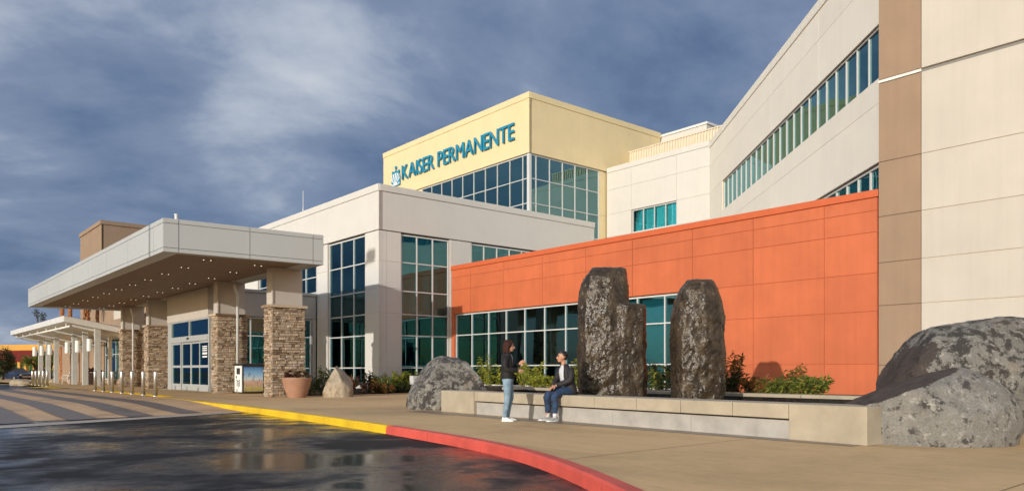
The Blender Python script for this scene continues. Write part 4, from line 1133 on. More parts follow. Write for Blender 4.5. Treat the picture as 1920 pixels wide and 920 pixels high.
# bed behind the fountain, against the orange wall
B1 = 'shrubs behind the fountain pool'
fb = [(908,21.0,.36,1.75,'leaf_light','tall lime leafed shrub rising just right of the left boulder',8,26),
      (926,20.6,.55,1.15,'leaf_light','bushy lime shrub beside the left boulder, lower than its neighbour',12,28),
      (978,20.8,.5,1.25,'leaf_light','lime shrub directly behind the standing woman',11,28),
      (1004,20.6,.55,1.35,'leaf_light','lime shrub between the woman and the seated man',12,30),
      (1018,18.2,.5,.75,'leaf_light','low rounded lime shrub on the coping left of the seated man',12,30),
      (1074,20.6,.36,1.7,'leaf_light','tall lime shrub between the seated man and the stepped stone',8,28),
      (1090,20.0,.5,1.2,'leaf','green shrub half hidden behind the stepped stone',10,24),
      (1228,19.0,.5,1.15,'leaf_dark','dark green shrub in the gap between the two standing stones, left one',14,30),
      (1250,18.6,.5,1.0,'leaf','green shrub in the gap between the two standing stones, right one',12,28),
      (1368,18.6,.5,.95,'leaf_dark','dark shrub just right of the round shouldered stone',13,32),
      (1380,19.4,.36,1.45,'leaf_red','tall gold and red tipped shrub right of the round shouldered stone',10,34),
      (1412,18.4,.45,.72,'leaf_red','red tinted shrub in front of the shadow on the orange wall',14,34),
      (1440,17.7,.45,.60,'leaf_red','bushy reddish shrub under the shadow on the orange wall',14,34),
      (1466,17.6,.45,.66,'leaf','green shrub just right of the shadow on the orange wall',14,34),
      (1490,18.3,.40,1.0,'leaf_red','taller twiggy shrub near the right end of the planting',9,26),
      (1516,17.6,.45,.75,'leaf','rightmost yellow green shrub against the orange wall',13,34),
      (1530,18.3,.33,.72,'leaf','thin upright shrub behind the rightmost yellow green one',8,24)]
for u, X, r, h, mt, lb_, ns, nl in fb:
    shrub('shrub', lb_, 'shrub', (X, at_x(X,u), .30), r, h, M[mt], ns, nl, L=.17, w=.055, group=B1)
# bed at the foot of the white block
B2 = 'shrubs in the bed below the white block'
wb_ = [(603,30.2,.45,1.25,'leaf','leafy green shrub between the pot and the pale standing rock',9,26),
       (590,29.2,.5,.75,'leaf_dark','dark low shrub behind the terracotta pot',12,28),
       (618,30.6,.5,.9,'leaf','green shrub behind the pale standing rock',10,26),
       (690,31.0,.5,1.05,'leaf_dark','dark twiggy shrub at the foot of the white corner',11,28),
       (704,30.3,.5,.62,'leaf_red','low reddish shrub left of the white corner',12,28),
       (716,30.9,.5,.95,'leaf_light','light green shrub at the right of the white corner',11,28),
       (731,30.4,.5,.85,'leaf','green shrub under the blank white panel',12,28),
       (722,29.9,.5,.45,'leaf_red','lowest reddish shrub at the front edge of the bed',12,24),
       (746,30.7,.52,1.05,'leaf_light','bright green shrub left of the gridded corner window',13,30),
       (760,30.9,.5,1.15,'leaf_light','bright green shrub below the gridded corner window',13,30),
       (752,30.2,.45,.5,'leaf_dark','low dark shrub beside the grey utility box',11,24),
       (776,31.0,.45,1.25,'leaf','green shrub behind the grey utility box',11,28),
       (792,31.1,.45,1.2,'leaf_light','green shrub between the utility box and the left boulder',10,26)]
for u, Y, r, h, mt, lb_, ns, nl in wb_:
    shrub('shrub', lb_, 'shrub', (at_y(Y,u), Y, .05), r, h, M[mt], ns, nl, L=.17, w=.07, group=B2)
flax('bronze spiky flax plant right of the pale standing rock', (at_y(29.3,662), 29.3, .03), 1.15, 60, M['flax'])
flax('smaller bronze flax plant left of the white corner', (at_y(29.9,683), 29.9, .03), .7, 40, M['flax'])
# potted succulents by the pier
def pot(label, loc, s, leafs):
    t = thing('planter_pot', label, 'planter', loc)
    m = MB(); m.lathe([(.34*s,0),(.40*s,.15*s),(.50*s,.45*s),(.565*s,.70*s),(.58*s,.74*s),(.575*s,.77*s),(.535*s,.77*s),(.53*s,.70*s),(.0,.69*s)], loc, 32, cap=False)
    m.build('pot', M['terracotta'] if leafs else M['mulch'], t, smooth=True)
    m = MB(); b = Vector(loc)
    for k in range(34):
        a = random.uniform(0,2*math.pi); r = .50*s*math.sqrt(random.random())
        c = b + Vector((math.cos(a)*r, math.sin(a)*r, .72*s + random.uniform(.08,.36)*(1-.5*r/(.5*s))*s))
        hue = min(1, max(0, .5*(random.random()) + (.5 if math.cos(a-.2) > .1 else 0)))
        for j in range(12):
            aa = j*2.4; e = .25+.06*j
            d = Vector((math.cos(aa)*math.cos(e), math.sin(aa)*math.cos(e), math.sin(e)))
            leaf(m, c, d, Vector((0,0,1)), .17*s*random.uniform(.7,1.1), .075*s, -.05, hue*random.uniform(.8,1))
    m.build('succulents', M['succulent'], t, org=loc); return t
pot('wide terracotta pot of burgundy succulents at the foot of the front stone pier', (12.55,27.85,0), 1.0, True)
x, y = camxy(176, 57); pot('dark round pot with a burgundy plant under the walkway canopy', (x,y,0), 1.15, False)

# ------------------------------------------------------------------ street furniture
BL0 = thing('bollard', 'stainless steel bollard nearest the doors camera side, first of the seven by the crossing', 'bollard', (8.72,32.8,0), 'steel bollards beside the crossing')
m = MB(); m.lathe([(.078,.03),(.078,.97),(.07,1.0),(.045,1.02),(0.01,1.03)], (8.72,32.8,0), 20, cap=True); m.build('post', M['steel'], BL0, smooth=True)
m = MB(); m.lathe([(.10,.004),(.10,.03),(.078,.034)], (8.72,32.8,0), 20); m.build('base_ring', M['steel'], BL0)
od = ('first','second','third','fourth','fifth','sixth','seventh')
BL0['label'] = 'nearest and rightmost stainless steel bollard in the row by the crossing'
for i in range(1,7): dup(BL0, (0, 1.83*i, 0), '%s stainless steel bollard from the right in the near row of seven' % od[i])
for i in range(5): dup(BL0, (.02*i, 25.2+1.68*i, 0), '%s stainless steel bollard from the right in the far row of five' % od[i])

# litter and recycling unit with picture panel
rb = thing('recycling_bin', 'white recycling bin with a beach picture panel beside the second stone pier', 'bin', (12.85,34.2,0))
bx0, by0 = 12.62, 33.75
m = MB(); m.box(bx0,bx0+1.0,by0,by0+.92,.05,1.28); m.build('cabinet', M['dark'], rb, bevel=.02)
m = MB(); m.box(bx0-.03,bx0+1.03,by0-.03,by0+.95,1.28,1.37); m.build('lid', M['dark'], rb, bevel=.02)
m = MB(); m.box(bx0-.02,bx0,by0+.03,by0+.89,.08,1.26); fr_ = m.build('door', M['sign_white'], rb)
m = MB(); m.box(bx0-.035,bx0-.02,by0+.22,by0+.62,.88,1.16); m.build('hopper', M['dark'], fr_, bevel=.01)
m = MB(); m.box(bx0-.03,bx0-.02,by0+.62,by0+.72,.70,.80); m.build('lock', M['dark'], fr_)
for k, (a, z) in enumerate(((.25,.42),(.40,.38),(.55,.42))):
    m = MB(); m.lathe([(.025,.16),(.028,.20),(.02,.22)], (bx0-.022,by0+a+.03,z), 8); m.box(bx0-.026,bx0-.02,by0+a,by0+a+.06,z-.08,z+.15); m.build('figure_sign', M['dark'], fr_)
def picture():
    mm, t, b = new_mat('beach_picture'); g_ = N(t, 'ShaderNodeTexCoord'); sp_ = N(t, 'ShaderNodeSeparateXYZ'); t.links.new(g_.outputs['Generated'], sp_.inputs[0])
    c = ramp_n(t, sp_.outputs[2], ((0,(.42,.34,.10)),(.2,(.50,.42,.20)),(.27,(.55,.36,.26)),(.42,(.62,.42,.33)),(.5,(.58,.66,.70)),(.72,(.25,.48,.72)),(1,(.07,.22,.50))))
    n1_ = noise_n(t, geo_pos(t,(16,16,5)), 1.0, 5, .7)
    c = mixc(t, ramp_n(t, n1_, ((.57,(0,0,0)),(.63,(.85,.85,.85)))), c, (.05,.06,.04)); t.links.new(c, b.inputs['Base Color']); b.inputs['Roughness'].default_value = .25; return mm
m = MB(); m.box(bx0+.07,bx0+.95,by0-.018,by0-.002,.10,1.20); m.build('picture_panel', picture(), rb)

def metal_bench(label, c, ang, w=1.5, group='white metal benches outside the entrance'):
    t = thing('metal_bench', label, 'bench', c, group)
    q = Matrix.Rotation(ang, 3, 'Z'); P = lambda x, y, z: Vector(c) + q @ Vector((x,y,z))
    def put(m, name): return m.build(name, M['white_metal'], t, smooth=False)
    m = MB()
    for k in range(6):
        y = .02+.075*k; m.tube([P(-w/2,y,.44-.02*math.sin(k*.6)), P(w/2,y,.44-.02*math.sin(k*.6))], .022, 6)
    put(m, 'seat')
    m = MB()
    for k in range(6):
        m.tube([P(-w/2,.46+.028*k,.50+.075*k), P(w/2,.46+.028*k,.50+.075*k)], .022, 6)
    put(m, 'backrest')
    for s in (-1,1):
        x = s*(w/2-.06); m = MB(); m.tube([P(x,.05,0),P(x,.06,.43),P(x,.44,.43),P(x,.62,.92)], .025, 6); m.tube([P(x,.42,.43),P(x,.5,0)], .025, 6); put(m, 'leg')
        m = MB(); m.tube([P(x,.06,.43),P(x,.03,.58),P(x,.10,.66),P(x,.40,.66),P(x,.50,.62)], .022, 6); put(m, 'armrest')
    return t
x, y = camxy(484, 34.0); metal_bench('white metal slat bench by the recycling bin, partly behind the front pier', (13.25,31.95,0), R(-90), 1.3)
x, y = camxy(122, 60); metal_bench('white metal bench beyond the slim canopy columns', (x,y,0), R(-120))
x, y = camxy(213, 52); metal_bench('white metal bench left of the stone piers', (13.3,56.2,0), R(-90), 1.6)
ubx = thing('utility_box', 'small pale grey utility box on posts among shrubs by the left boulder', 'utility box', (at_y(30.0,778),30.0,0))
x = at_y(30.0,778); m = MB(); m.box(x-.2,x+.2,29.85,30.15,.28,.80); m.build('case', M['frame'], ubx, bevel=.015)
m = MB(); m.lathe([(.05,0),(.05,.02)], (0,0,0), 12); me_ = m.mesh('dial'); d_ = link('dial', me_, M['dark'], ubx, (x,29.85,.55)); d_.rotation_euler = (R(90),0,0)
for sx in (-.15,.15):
    m = MB(); m.box(x+sx-.03,x+sx+.03,29.97,30.03,0,.28); m.build('leg', M['frame'], ubx)

# ------------------------------------------------------------------ far left: restaurant, cars, trees
rs = thing('restaurant', 'low ochre restaurant with a red tiled skirt roof in the distance at far left', 'building', (22,136,-.15))
x0, y0 = camxy(-150, 128); x1, y1 = camxy(165, 118)
RF = Fr((x0,y0), (x1-x0,y1-y0), (1,-1)); RF.n = Vector((RF.u.y,-RF.u.x,0)); RL = (Vector((x1,y1))-Vector((x0,y0))).length
m = MB(); m.fbox(RF, 0, RL, -14, 0, -.15, 3.0); m.build('wall', M['ochre'], rs)
m = MB(); m.fbox(RF, -.3, RL+.3, -14.3, -.6, 3.9, 5.25); m.build('parapet', M['ochre'], rs)
m = MB(); p = RF.p
m.add([p(-.5,1.5,2.45),p(RL+.5,1.5,2.45),p(RL+.5,-.5,4.2),p(-.5,-.5,4.2),p(-.5,-.6,2.4),p(RL+.5,-.6,2.4)], [(0,1,2,3),(0,4,5,1),(1,5,2),(0,3,4)])
m.build('roof', M['tile_roof'], rs)
nt_ = int(RL/.52)
tm = MB(); tm.tube([(0,-1.5,2.47),(0,.5,4.22)], .17, 6); tme = tm.mesh('roof_tile'); tme.materials.append(M['tile_roof'])
for k in range(nt_):
    o = link('roof_tile', tme, None, rs, RF.p(.3+k*.52,0,0)); o.rotation_euler = (0,0,math.atan2(RF.u.y,RF.u.x))
for k in range(8):
    a = 2.0+k*3.1
    if a+2 < RL: piece('window', RF, a, a+2.0, -.05, .03, .7, 2.2, M['glass'], rs); 
for k in range(9):
    a = 1.2+k*3.1
    if a < RL: m = MB(); m.fbox(RF, a, a+.5, .9, 1.4, -.15, 2.44); m.build('column', M['ochre'], rs)

def car(label, u, d, ang, paint, group='cars parked at far left'):
    x, y = camxy(u, d); c = (x,y,-.15); t = thing('parked_car', label, 'car', c, group)
    q = Matrix.Rotation(ang, 3, 'Z'); P = lambda a, b, z: Vector(c) + q @ Vector((a,b,z))
    def sec(yv, hw, z0, z1, e=.10): return [P(s*a, yv, z) for s, a, z in ((-1,hw*.9,z0),(1,hw*.9,z0),(1,hw,z0+.2),(1,hw,z1-.2),(1,hw*.88,z1),(-1,hw*.88,z1),(-1,hw,z1-.2),(-1,hw,z0+.2))]
    m = MB(); m.rings([sec(-2.25,.80,.32,.72), sec(-2.1,.88,.25,.82), sec(-1.2,.91,.22,.98), sec(.2,.92,.22,1.0), sec(1.6,.91,.22,1.02), sec(2.2,.84,.3,.95)]); m.build('body', paint, t, smooth=False, bevel=.03)
    cs = lambda yv, a, b, z0, z1: [P(-a,yv,z0),P(a,yv,z0),P(b,yv,z1),P(-b,yv,z1)]
    m = MB(); m.rings([cs(-1.15,.80,.78,.96,1.0), cs(-.45,.82,.62,.98,1.44), cs(.9,.82,.62,.99,1.46), cs(1.75,.80,.72,1.0,1.06)]); m.build('cabin', M['dark'], t)
    m = MB(); m.rings([cs(-.42,.64,.60,1.42,1.47), cs(.9,.64,.60,1.44,1.50)]); m.build('roof', paint, t)
    for sx in (-1,1):
        for yv in (-1.4,1.35):
            m = MB(); m.tube([P(sx*.70,yv,.32),P(sx*.92,yv,.32)], .32, 16); w = m.build('wheel', M['tyre'], t)
            m = MB(); m.tube([P(sx*.915,yv,.32),P(sx*.93,yv,.32)], .19, 12); m.build('rim', M['steel'], w)
        m = MB(); m.ell(P(sx*.62,-2.22,.68), (.16,.12,.09), 10, 6); m.build('headlight', M['sign_white'], t)
    m = MB(); m.rings([[P(-.45,-2.27,.40),P(.45,-2.27,.40),P(.45,-2.20,.40),P(-.45,-2.20,.40)],[P(-.5,-2.28,.60),P(.5,-2.28,.60),P(.5,-2.20,.60),P(-.5,-2.20,.60)]]); m.build('grille', M['steel'], t)
    return t
car('dark blue car parked nose towards the camera at far left', 30, 88, R(20), M['car_paint'])
M['grey_paint'] = plain('grey_car_paint', (.12,.13,.14), .25, var=.02)
car('grey car parked behind the canopy columns at far left', 83, 98, R(75), M['grey_paint'])

def tree(name, label, u, d, h, r, mat, n=900, L=.35, trunk=.14, z0=-.15, squash=1.0, group=None):
    x, y = camxy(u, d); t = thing(name, label, 'tree', (x,y,z0), group); b = Vector((x,y,z0)); fm = MB(); tm_ = MB()
    top = b + Vector((0,0,h*.62)); tm_.tube([b, b+Vector((.05*h*random.uniform(-1,1),0,h*.3)), top], [trunk, trunk*.8, trunk*.4], 8)
    clumps = []
    for k in range(14):
        dr = rdir(); c = b + Vector((0,0,h-r*squash)) + Vector((dr.x*r*.7, dr.y*r*.7, dr.z*r*.75*squash)); clumps.append(c)
        tm_.tube([b+Vector((0,0,h*random.uniform(.25,.5))), (top+c)/2, c], [trunk*.4, trunk*.25, .02], 5)
    for k in range(n):
        c = random.choice(clumps); p = c + rdir()*r*.42*(random.random()**.5)
        leaf(fm, p, rdir(), Vector((0,0,1)), L*random.uniform(.6,1.2), L*.5, .2)
    fm.build('crown', mat, t, org=tuple(b)); tm_.build('trunk', M['bark'], t, org=tuple(b)); return t
tree('tree', 'dark conical evergreen at the left edge in front of the restaurant', 4, 84, 3.9, 1.3, M['leaf_dark'], 1500, .3, squash=1.5)
tree('tree', 'bushy olive tree in front of the red tiled roof left of the columns', 66, 78, 3.6, 1.25, M['leaf'], 1300, .26)
tree('tree', 'small round tree beyond the slim columns', 97, 92, 3.6, 1.3, M['leaf'], 900, .3)
tree('tree', 'distant dark treetop above the restaurant parapet at left edge', -25, 150, 7.2, 3.2, M['leaf_dark'], 900, .6)
tree('tree', 'thin bare crowned tree showing over the walkway canopy', 74, 110, 10.2, 1.0, M['leaf_dark'], 130, .35, trunk=.08)

def palm(label, u, d, h, tr=.26, skirt=0):
    x, y = camxy(u, d); t = thing('palm_tree', label, 'palm tree', (x,y,0), 'palms between the canopies'); b = Vector((x,y,0))
    rg = MB(); n = int(h/.30); pts = []; rad = []
    for k in range(n+1):
        z = h*k/n; pts.append(b+Vector((.03*math.sin(z),0,z))); rad.append(tr*(1.25-.3*k/n)*(1.04 if k % 2 else .96))
    rg.tube(pts, rad, 10); rg.build('trunk', M['palm_bark'], t)
    m = MB(); top = b+Vector((0,0,h))
    for k in range(34):
        a = random.uniform(0,2*math.pi); e = random.uniform(-.5,1.2); Lf = random.uniform(1.1,1.5)
        dr = Vector((math.cos(a)*math.cos(e), math.sin(a)*math.cos(e), math.sin(e)))
        prev = top
        for j in range(1,6):
            s = j/5; q = top + dr*Lf*s + Vector((0,0,-.9*s*s))
            sd_ = (q-prev).cross(Vector((0,0,1)));
            if sd_.length > 1e-4:
                sd_.normalize()
                for w_ in (-1,1):
                    for f_ in (0,.5):
                        leaf(m, prev.lerp(q, f_), sd_*w_ + (q-prev).normalized()*.6 + Vector((0,0,-.25)), Vector((0,0,1)), .55*(1.1-.6*s), .07, .2)
            prev = q
    m.build('crown', M['palm_leaf'], t, org=tuple(b))
    m = MB()
    if skirt:
        for k in range(70):
            a = random.uniform(0,2*math.pi); z = h-random.uniform(0,skirt)
            leaf(m, b+Vector((math.cos(a)*tr*.9,math.sin(a)*tr*.9,z)), Vector((math.cos(a)*.5,math.sin(a)*.5,-1)), Vector((math.cos(a),math.sin(a),0)), .6, .14, .1)
        m.build('frond_skirt', M['palm_bark'], t, org=tuple(b))
    return t
palm('palm with a thick orange brown trunk, left one behind the walkway canopy columns', 116, 78, 8.9, .21)
palm('palm with a thick orange brown trunk, right one behind the walkway canopy columns', 131, 81, 9.2, .21)
palm('shaggy palm trunk showing between the two canopies, left one', 163, 86, 10.2, .24, 3.6)
palm('shaggy palm trunk showing between the two canopies, right one', 186, 84, 10.6, .24, 3.6)
palm('palm whose crown just clears the top of the big canopy', 232, 84, 13.6, .28, 1.0)
# parking lot lamp out to the left: its shadow falls on the white corner
ps = Vector((18.36,32.42,6.55)) + SUN*32.0
lt = thing('street_lamp', 'tall parking lot lamp left of the view whose shadow falls on the white corner', 'street lamp', (ps.x, ps.y+.9, -.15))
m = MB(); m.lathe([(.32,0),(.32,.75),(.12,.76)], (ps.x,ps.y+.9,-.15), 20); m.build('footing', M['grey_conc'], lt)
m = MB(); m.tube([(ps.x,ps.y+.9,.6),(ps.x,ps.y+.9,ps.z-.35)], [.10,.07], 12); m.build('pole', M['dark'], lt, smooth=True)
m = MB(); m.tube([(ps.x,ps.y+.9,ps.z-.42),(ps.x,ps.y+.45,ps.z-.30),(ps.x,ps.y+.2,ps.z-.05)], .09, 8); m.build('arm', M['dark'], lt)
m = MB(); m.box(ps.x-.3,ps.x+.3,ps.y-.38,ps.y+.32,ps.z-.26,ps.z+.30); m.build('lamp_head', M['dark'], lt, bevel=.08)

# ------------------------------------------------------------------ people
M['skin'] = plain('skin', (0.50,0.27,0.18), 0.5, var=.05, vs=20)
M['skin_m'] = plain('skin_warm', (0.48,0.25,0.16), 0.5, var=.05, vs=20)
M['hair_auburn'] = plain('auburn_hair', (0.045,0.013,0.007), 0.6, spec=.25, var=.5, vs=60, bump=.8, bs=90, bd=.01)
M['hair_black'] = plain('black_hair', (0.012,0.009,0.008), 0.35, var=.4, vs=60)
M['black_cloth'] = plain('black_jacket_cloth', (0.010,0.0095,0.011), 0.75, var=.2, vs=12, bump=.6, bs=18, bd=.02)
M['plum_cloth'] = plain('charcoal_jacket_cloth', (0.020,0.017,0.021), 0.7, var=.2, vs=12, bump=.6, bs=18, bd=.02)
M['tee'] = plain('white_shirt_cloth', (0.66,0.66,0.70), 0.8, var=.05)
M['shirt'] = plain('pale_blue_shirt_cloth', (0.60,0.63,0.70), 0.8, var=.05)
M['denim_l'] = plain('light_denim', (0.20,0.30,0.40), 0.85, var=.25, vs=9, bump=.5, bs=24, bd=.012)
M['denim_d'] = plain('dark_denim', (0.022,0.050,0.115), 0.85, var=.35, vs=9, bump=.5, bs=24, bd=.012)
M['shoe_white'] = plain('white_shoe', (0.78,0.78,0.76), 0.5, var=.03)
M['shoe_grey'] = plain('grey_shoe', (0.42,0.43,0.44), 0.6, var=.2, vs=25)
M['eye'] = plain('eye', (0.02,0.015,0.012), 0.2)
M['lip'] = plain('lip', (0.36,0.12,0.10), 0.5)
def hand(m, w, fwd, pn, thumb_side, curl=.5, s=1.0):
    """palm, four bent fingers and a thumb; w wrist, fwd towards the fingers, pn out of the back of the hand"""
    w = Vector(w); f = Vector(fwd).normalized(); n = Vector(pn); n = (n - f*n.dot(f)).normalized(); sd_ = f.cross(n)*thumb_side
    rg = []
    for a, hw, ht in ((-.02,.026,.020),(.02,.034,.017),(.06,.041,.015),(.088,.040,.012)):
        c = w + f*a*s
        rg.append([c + sd_*(math.cos(t)*hw*s) + n*(math.sin(t)*ht*s) for t in [2*math.pi*k/10 for k in range(10)]])
    m.rings(rg)
    for i, (o_, L) in enumerate(((.030,.070),(.010,.080),(-.010,.074),(-.029,.058))):
        p = w + f*.082*s + sd_*o_*s; pts = [p]; d = f.copy()
        for k in range(3):
            ang = curl*(.55+.35*k+.08*i); ax = sd_
            d = (f*math.cos(ang*(k+1)*.6) - n*math.sin(ang*(k+1)*.6)).normalized(); p = p + d*L*s*(.45,.32,.26)[k]; pts.append(p)
        m.tube(pts, [.0095*s,.009*s,.0082*s,.007*s], 7)
    p = w + f*.025*s + sd_*.028*s; d1 = (f*.62 + sd_*.75 - n*.25).normalized(); d2 = (f*.9 + sd_*.25 - n*.4).normalized()
    m.tube([p, p+d1*.034*s, p+d1*.034*s+d2*.030*s, p+d1*.034*s+d2*.054*s], [.0125*s,.011*s,.010*s,.008*s], 7)
def shell(rows, half, th=.012, n=26):
    """open-fronted garment body: rows of (cx, cz, depth, width, half opening angle)"""
    m = MB(); rs = []
    for cx, cy, cz, rx, ry, op in rows:
        outer = []; inn = []
        for k in range(n):
            a = op + (2*math.pi-2*op)*k/(n-1)
            wr = 1 + .02*math.sin(cz*55+k*1.7) + .015*math.sin(k*2.9+cz*23)
            outer.append(Vector((cx+rx*wr*math.cos(a), cy+ry*wr*math.sin(a), cz)))
            inn.append(Vector((cx+(rx-th)*math.cos(a), cy+(ry-th)*math.sin(a), cz)))
        rs.append(outer + inn[::-1])
    m.rings(rs); return m
class Person:
    def __init__(s, label, loc, face):
        s.loc = Vector(loc); s.q = Matrix.Rotation(face, 3, 'Z'); s.t = thing('person', label, 'person', loc)
    def put(s, m, name, mat, parent=None, voxel=None, smooth=3, fac=.5):
        me = m.mesh(name)
        if voxel: me = apply_mods(me, [('REMESH', dict(mode='VOXEL', voxel_size=voxel)), ('SMOOTH', dict(iterations=smooth, factor=fac))])
        for v in me.vertices: v.co = s.q @ v.co
        me.update(); me.polygons.foreach_set('use_smooth', [True]*len(me.polygons)); me.materials.clear()
        return link(name, me, mat, parent or s.t, s.loc)
def head(m, c, s=1.0, yaw=0, tilt=0, male=False):
    Q = Matrix.Rotation(yaw,3,'Z') @ Matrix.Rotation(tilt,3,'Y'); c = Vector(c); P = lambda a: c + Q @ (Vector(a)*s)
    m.ell(P((-.012,0,.025)), (.098*s,.077*s,.095*s), 18, 12, Q)            # skull
    m.ell(P((.030,0,-.030)), (.062*s,.060*s,.082*s), 16, 10, Q)           # face
    m.ell(P((.052,0,-.088)), ((.034 if not male else .037)*s,(.036 if not male else .043)*s,.026*s), 12, 8, Q)   # chin
    m.ell(P((.020,0,-.070)), (.050*s,.052*s,.034*s), 12, 8, Q)            # jaw
    m.tube([P((.084,0,.012)), P((.105,0,-.018)), P((.112,0,-.034)), P((.092,0,-.044))], [.009*s,.012*s,.015*s,.010*s], 8)   # nose
    m.ell(P((.083,0,-.062)), (.016*s,.024*s,.010*s), 10, 6, Q)            # lips
    m.ell(P((.080,0,.022)), (.014*s,.052*s,.012*s), 10, 6, Q)             # brow
    for y in (-1,1):
        m.ell(P((-.010,y*.078,-.015)), (.024*s,.012*s,.036*s), 10, 6, Q)
        m.ell(P((.055,y*.040,-.030)), (.024*s,.022*s,.022*s), 10, 6, Q)   # cheek
    return P, Q
def face_bits(per, c, P, Q, s=1.0, hair=None, parent=None):
    for y in (-1,1):
        e = MB(); e.ell(P((.083,y*.033,.000)), (.010*s,.013*s,.0075*s), 10, 6, Q); per.put(e, 'eye', M['eye'], parent)
        e = MB(); e.tube([P((.089,y*.015,.020)), P((.090,y*.034,.026)), P((.078,y*.052,.020))], .0045*s, 6); per.put(e, 'eyebrow', hair, parent)
    e = MB(); e.ell(P((.0935,0,-.0625)), (.008*s,.022*s,.006*s), 10, 6, Q); per.put(e, 'mouth', M['lip'], parent)
def shoe(per, ank, yaw, mat, sole_mat, L=.27, hgt=.085):
    q = Matrix.Rotation(yaw,3,'Z'); a = Vector((ank[0],ank[1],0)); z0 = ank[2]
    S = lambda x, y, z: a + q @ Vector((x,y,0)) + Vector((0,0,z+z0))
    m = MB(); rg = []
    for x, w, h in ((-.075,.024,.06),(-.066,.034,.098),(-.02,.038,.112),(.03,.040,.098),(.08,.044,.070),(.13,.047,.055),(.165,.042,.045),(.188,.022,.032)):
        x *= L/.27; rg.append([S(x,w*math.cos(t), .018+max(0,h*.5-.009)+ (h*.5-.009)*math.sin(t)) for t in [2*math.pi*k/12 for k in range(12)]])
    m.rings(rg); sh = per.put(m, 'shoe', mat, None)
    m = MB(); rg = []
    for x, w in ((-.082,.020),(-.07,.038),(0,.042),(.08,.049),(.14,.049),(.175,.040),(.196,.016)):
        x *= L/.27; rg.append([S(x,-w,.002),S(x,w,.002),S(x,w*1.02,.027),S(x,-w*1.02,.027)])
    m.rings(rg); per.put(m, 'sole', sole_mat, sh)
    return sh

# --- standing woman, turned to the right towards the seated man
wx, wy = camxy(952, 15.62)
wp = Person('woman with auburn hair, black jacket and light jeans standing before the bench', (wx,wy,0), R(-40.14)+R(-6))
HS = 1.0
b = MB()
b.tube([(0,0,.84),(0,0,.93),(.005,0,1.04),(.0,0,1.18),(-.01,0,1.30),(-.015,0,1.37),(-.01,0,1.415),(.0,0,1.44),(.012,0,1.50)],
       [(.105,.155),(.11,.165),(.09,.125),(.105,.14),(.10,.16),(.078,.15),(.052,.075),(.044,.046),(.042,.044)], 20, up=(1,0,0))
P_, Q_ = head(b, (.03,0,1.555), 1.0, R(6), R(2))
for s, kx, ax in ((1,.03,-.01),(-1,-.015,-.05)):
    b.tube([(0,s*.085,.90),(.01+kx*.3,s*.085,.70),(.02+kx,s*.08,.50),(kx*.5-.01,s*.08,.30),(ax,s*.08,.10),(ax,s*.08,.05)], [.088,.074,.055,.052,.036,.036], 12)
# right arm (nearer) and left arm, both bent with the hands in front
RA = [(-.015,-.165,1.345),(-.04,-.205,1.20),(-.02,-.22,1.075),(.10,-.19,1.05),(.215,-.13,1.055)]
LA_ = [(-.015,.165,1.345),(0,.205,1.21),(.03,.215,1.10),(.14,.17,1.13),(.235,.12,1.185)]
for A in (RA, LA_): b.tube(A, [.046,.042,.036,.032,.024], 10)
hand(b, RA[-1], (.9,.25,.02), (.2,-.5,.8), -1 if False else 1, .55, .95)
hand(b, LA_[-1], (.75,-.25,.55), (.3,.6,.4), -1, .45, .95)
bd_ = wp.put(b, 'body', M['skin'], None, .0065, 3)
face_bits(wp, None, P_, Q_, 1.0, M['hair_auburn'], bd_)
h = MB()
h.ell(P_((-.026,0,.042)), (.106,.090,.094), 18, 12, Q_)
for s in (-1,1):
    h.tube([P_((-.012,s*.080,.06)),P_((-.045,s*.090,-.03)),P_((-.045,s*.090,-.12)),P_((-.02,s*.080,-.20))], [(.045,.024),(.046,.026),(.044,.028),(.018,.016)], 10, up=(1,0,0))
h.tube([P_((-.06,0,.07)),P_((-.095,0,-.03)),P_((-.085,0,-.14)),P_((-.07,0,-.205))], [(.05,.08),(.045,.092),(.042,.090),(.02,.06)], 12, up=(1,0,0))
h.tube([P_((.050,-.045,.088)),P_((.052,-.070,.04)),P_((.012,-.084,-.04))], [.022,.014,.012], 8); h.tube([P_((.050,.045,.088)),P_((.052,.070,.04)),P_((.012,.084,-.04))], [.022,.014,.012], 8)
hm = wp.put(h, 'hair', M['hair_auburn'], None, .008, 2)
j = MB()
j.tube([(0,0,.90),(.0,0,1.04),(0,0,1.18),(-.008,0,1.30),(-.012,0,1.37),(-.008,0,1.40)], [(.118,.165),(.106,.14),(.114,.15),(.112,.165),(.09,.155),(.065,.10)], 20, up=(1,0,0))
wp.put(j, 'shirt', M['tee'], None, .012, 2)
j = shell([(0,0,.87,.128,.175,.34),(0,0,.90,.142,.19,.36),(0,0,.96,.142,.186,.40),(0,0,1.06,.132,.166,.45),(0,0,1.18,.136,.17,.50),(-.008,0,1.28,.132,.182,.50),(-.012,0,1.345,.118,.182,.52),(-.014,0,1.39,.088,.125,.55),(-.012,0,1.425,.075,.080,.75)], 0, .014)
for A in (RA, LA_):
    j.tube(A[:4]+[Vector(A[4]).lerp(Vector(A[3]),.12)], [.072,.066,.062,.056,.044], 14)
    e = Vector(A[4]).lerp(Vector(A[3]),.12); dd = (Vector(A[4])-Vector(A[3])).normalized(); j.tube([e-dd*.035, e+dd*.012], [.047,.044], 14)
wp.put(j, 'jacket', M['black_cloth'])
j = MB(); j.tube([(0,0,.95),(0,0,.90),(0,0,.84),(0,0,.80)], [(.115,.160),(.122,.172),(.122,.178),(.10,.17)], 20, up=(1,0,0))
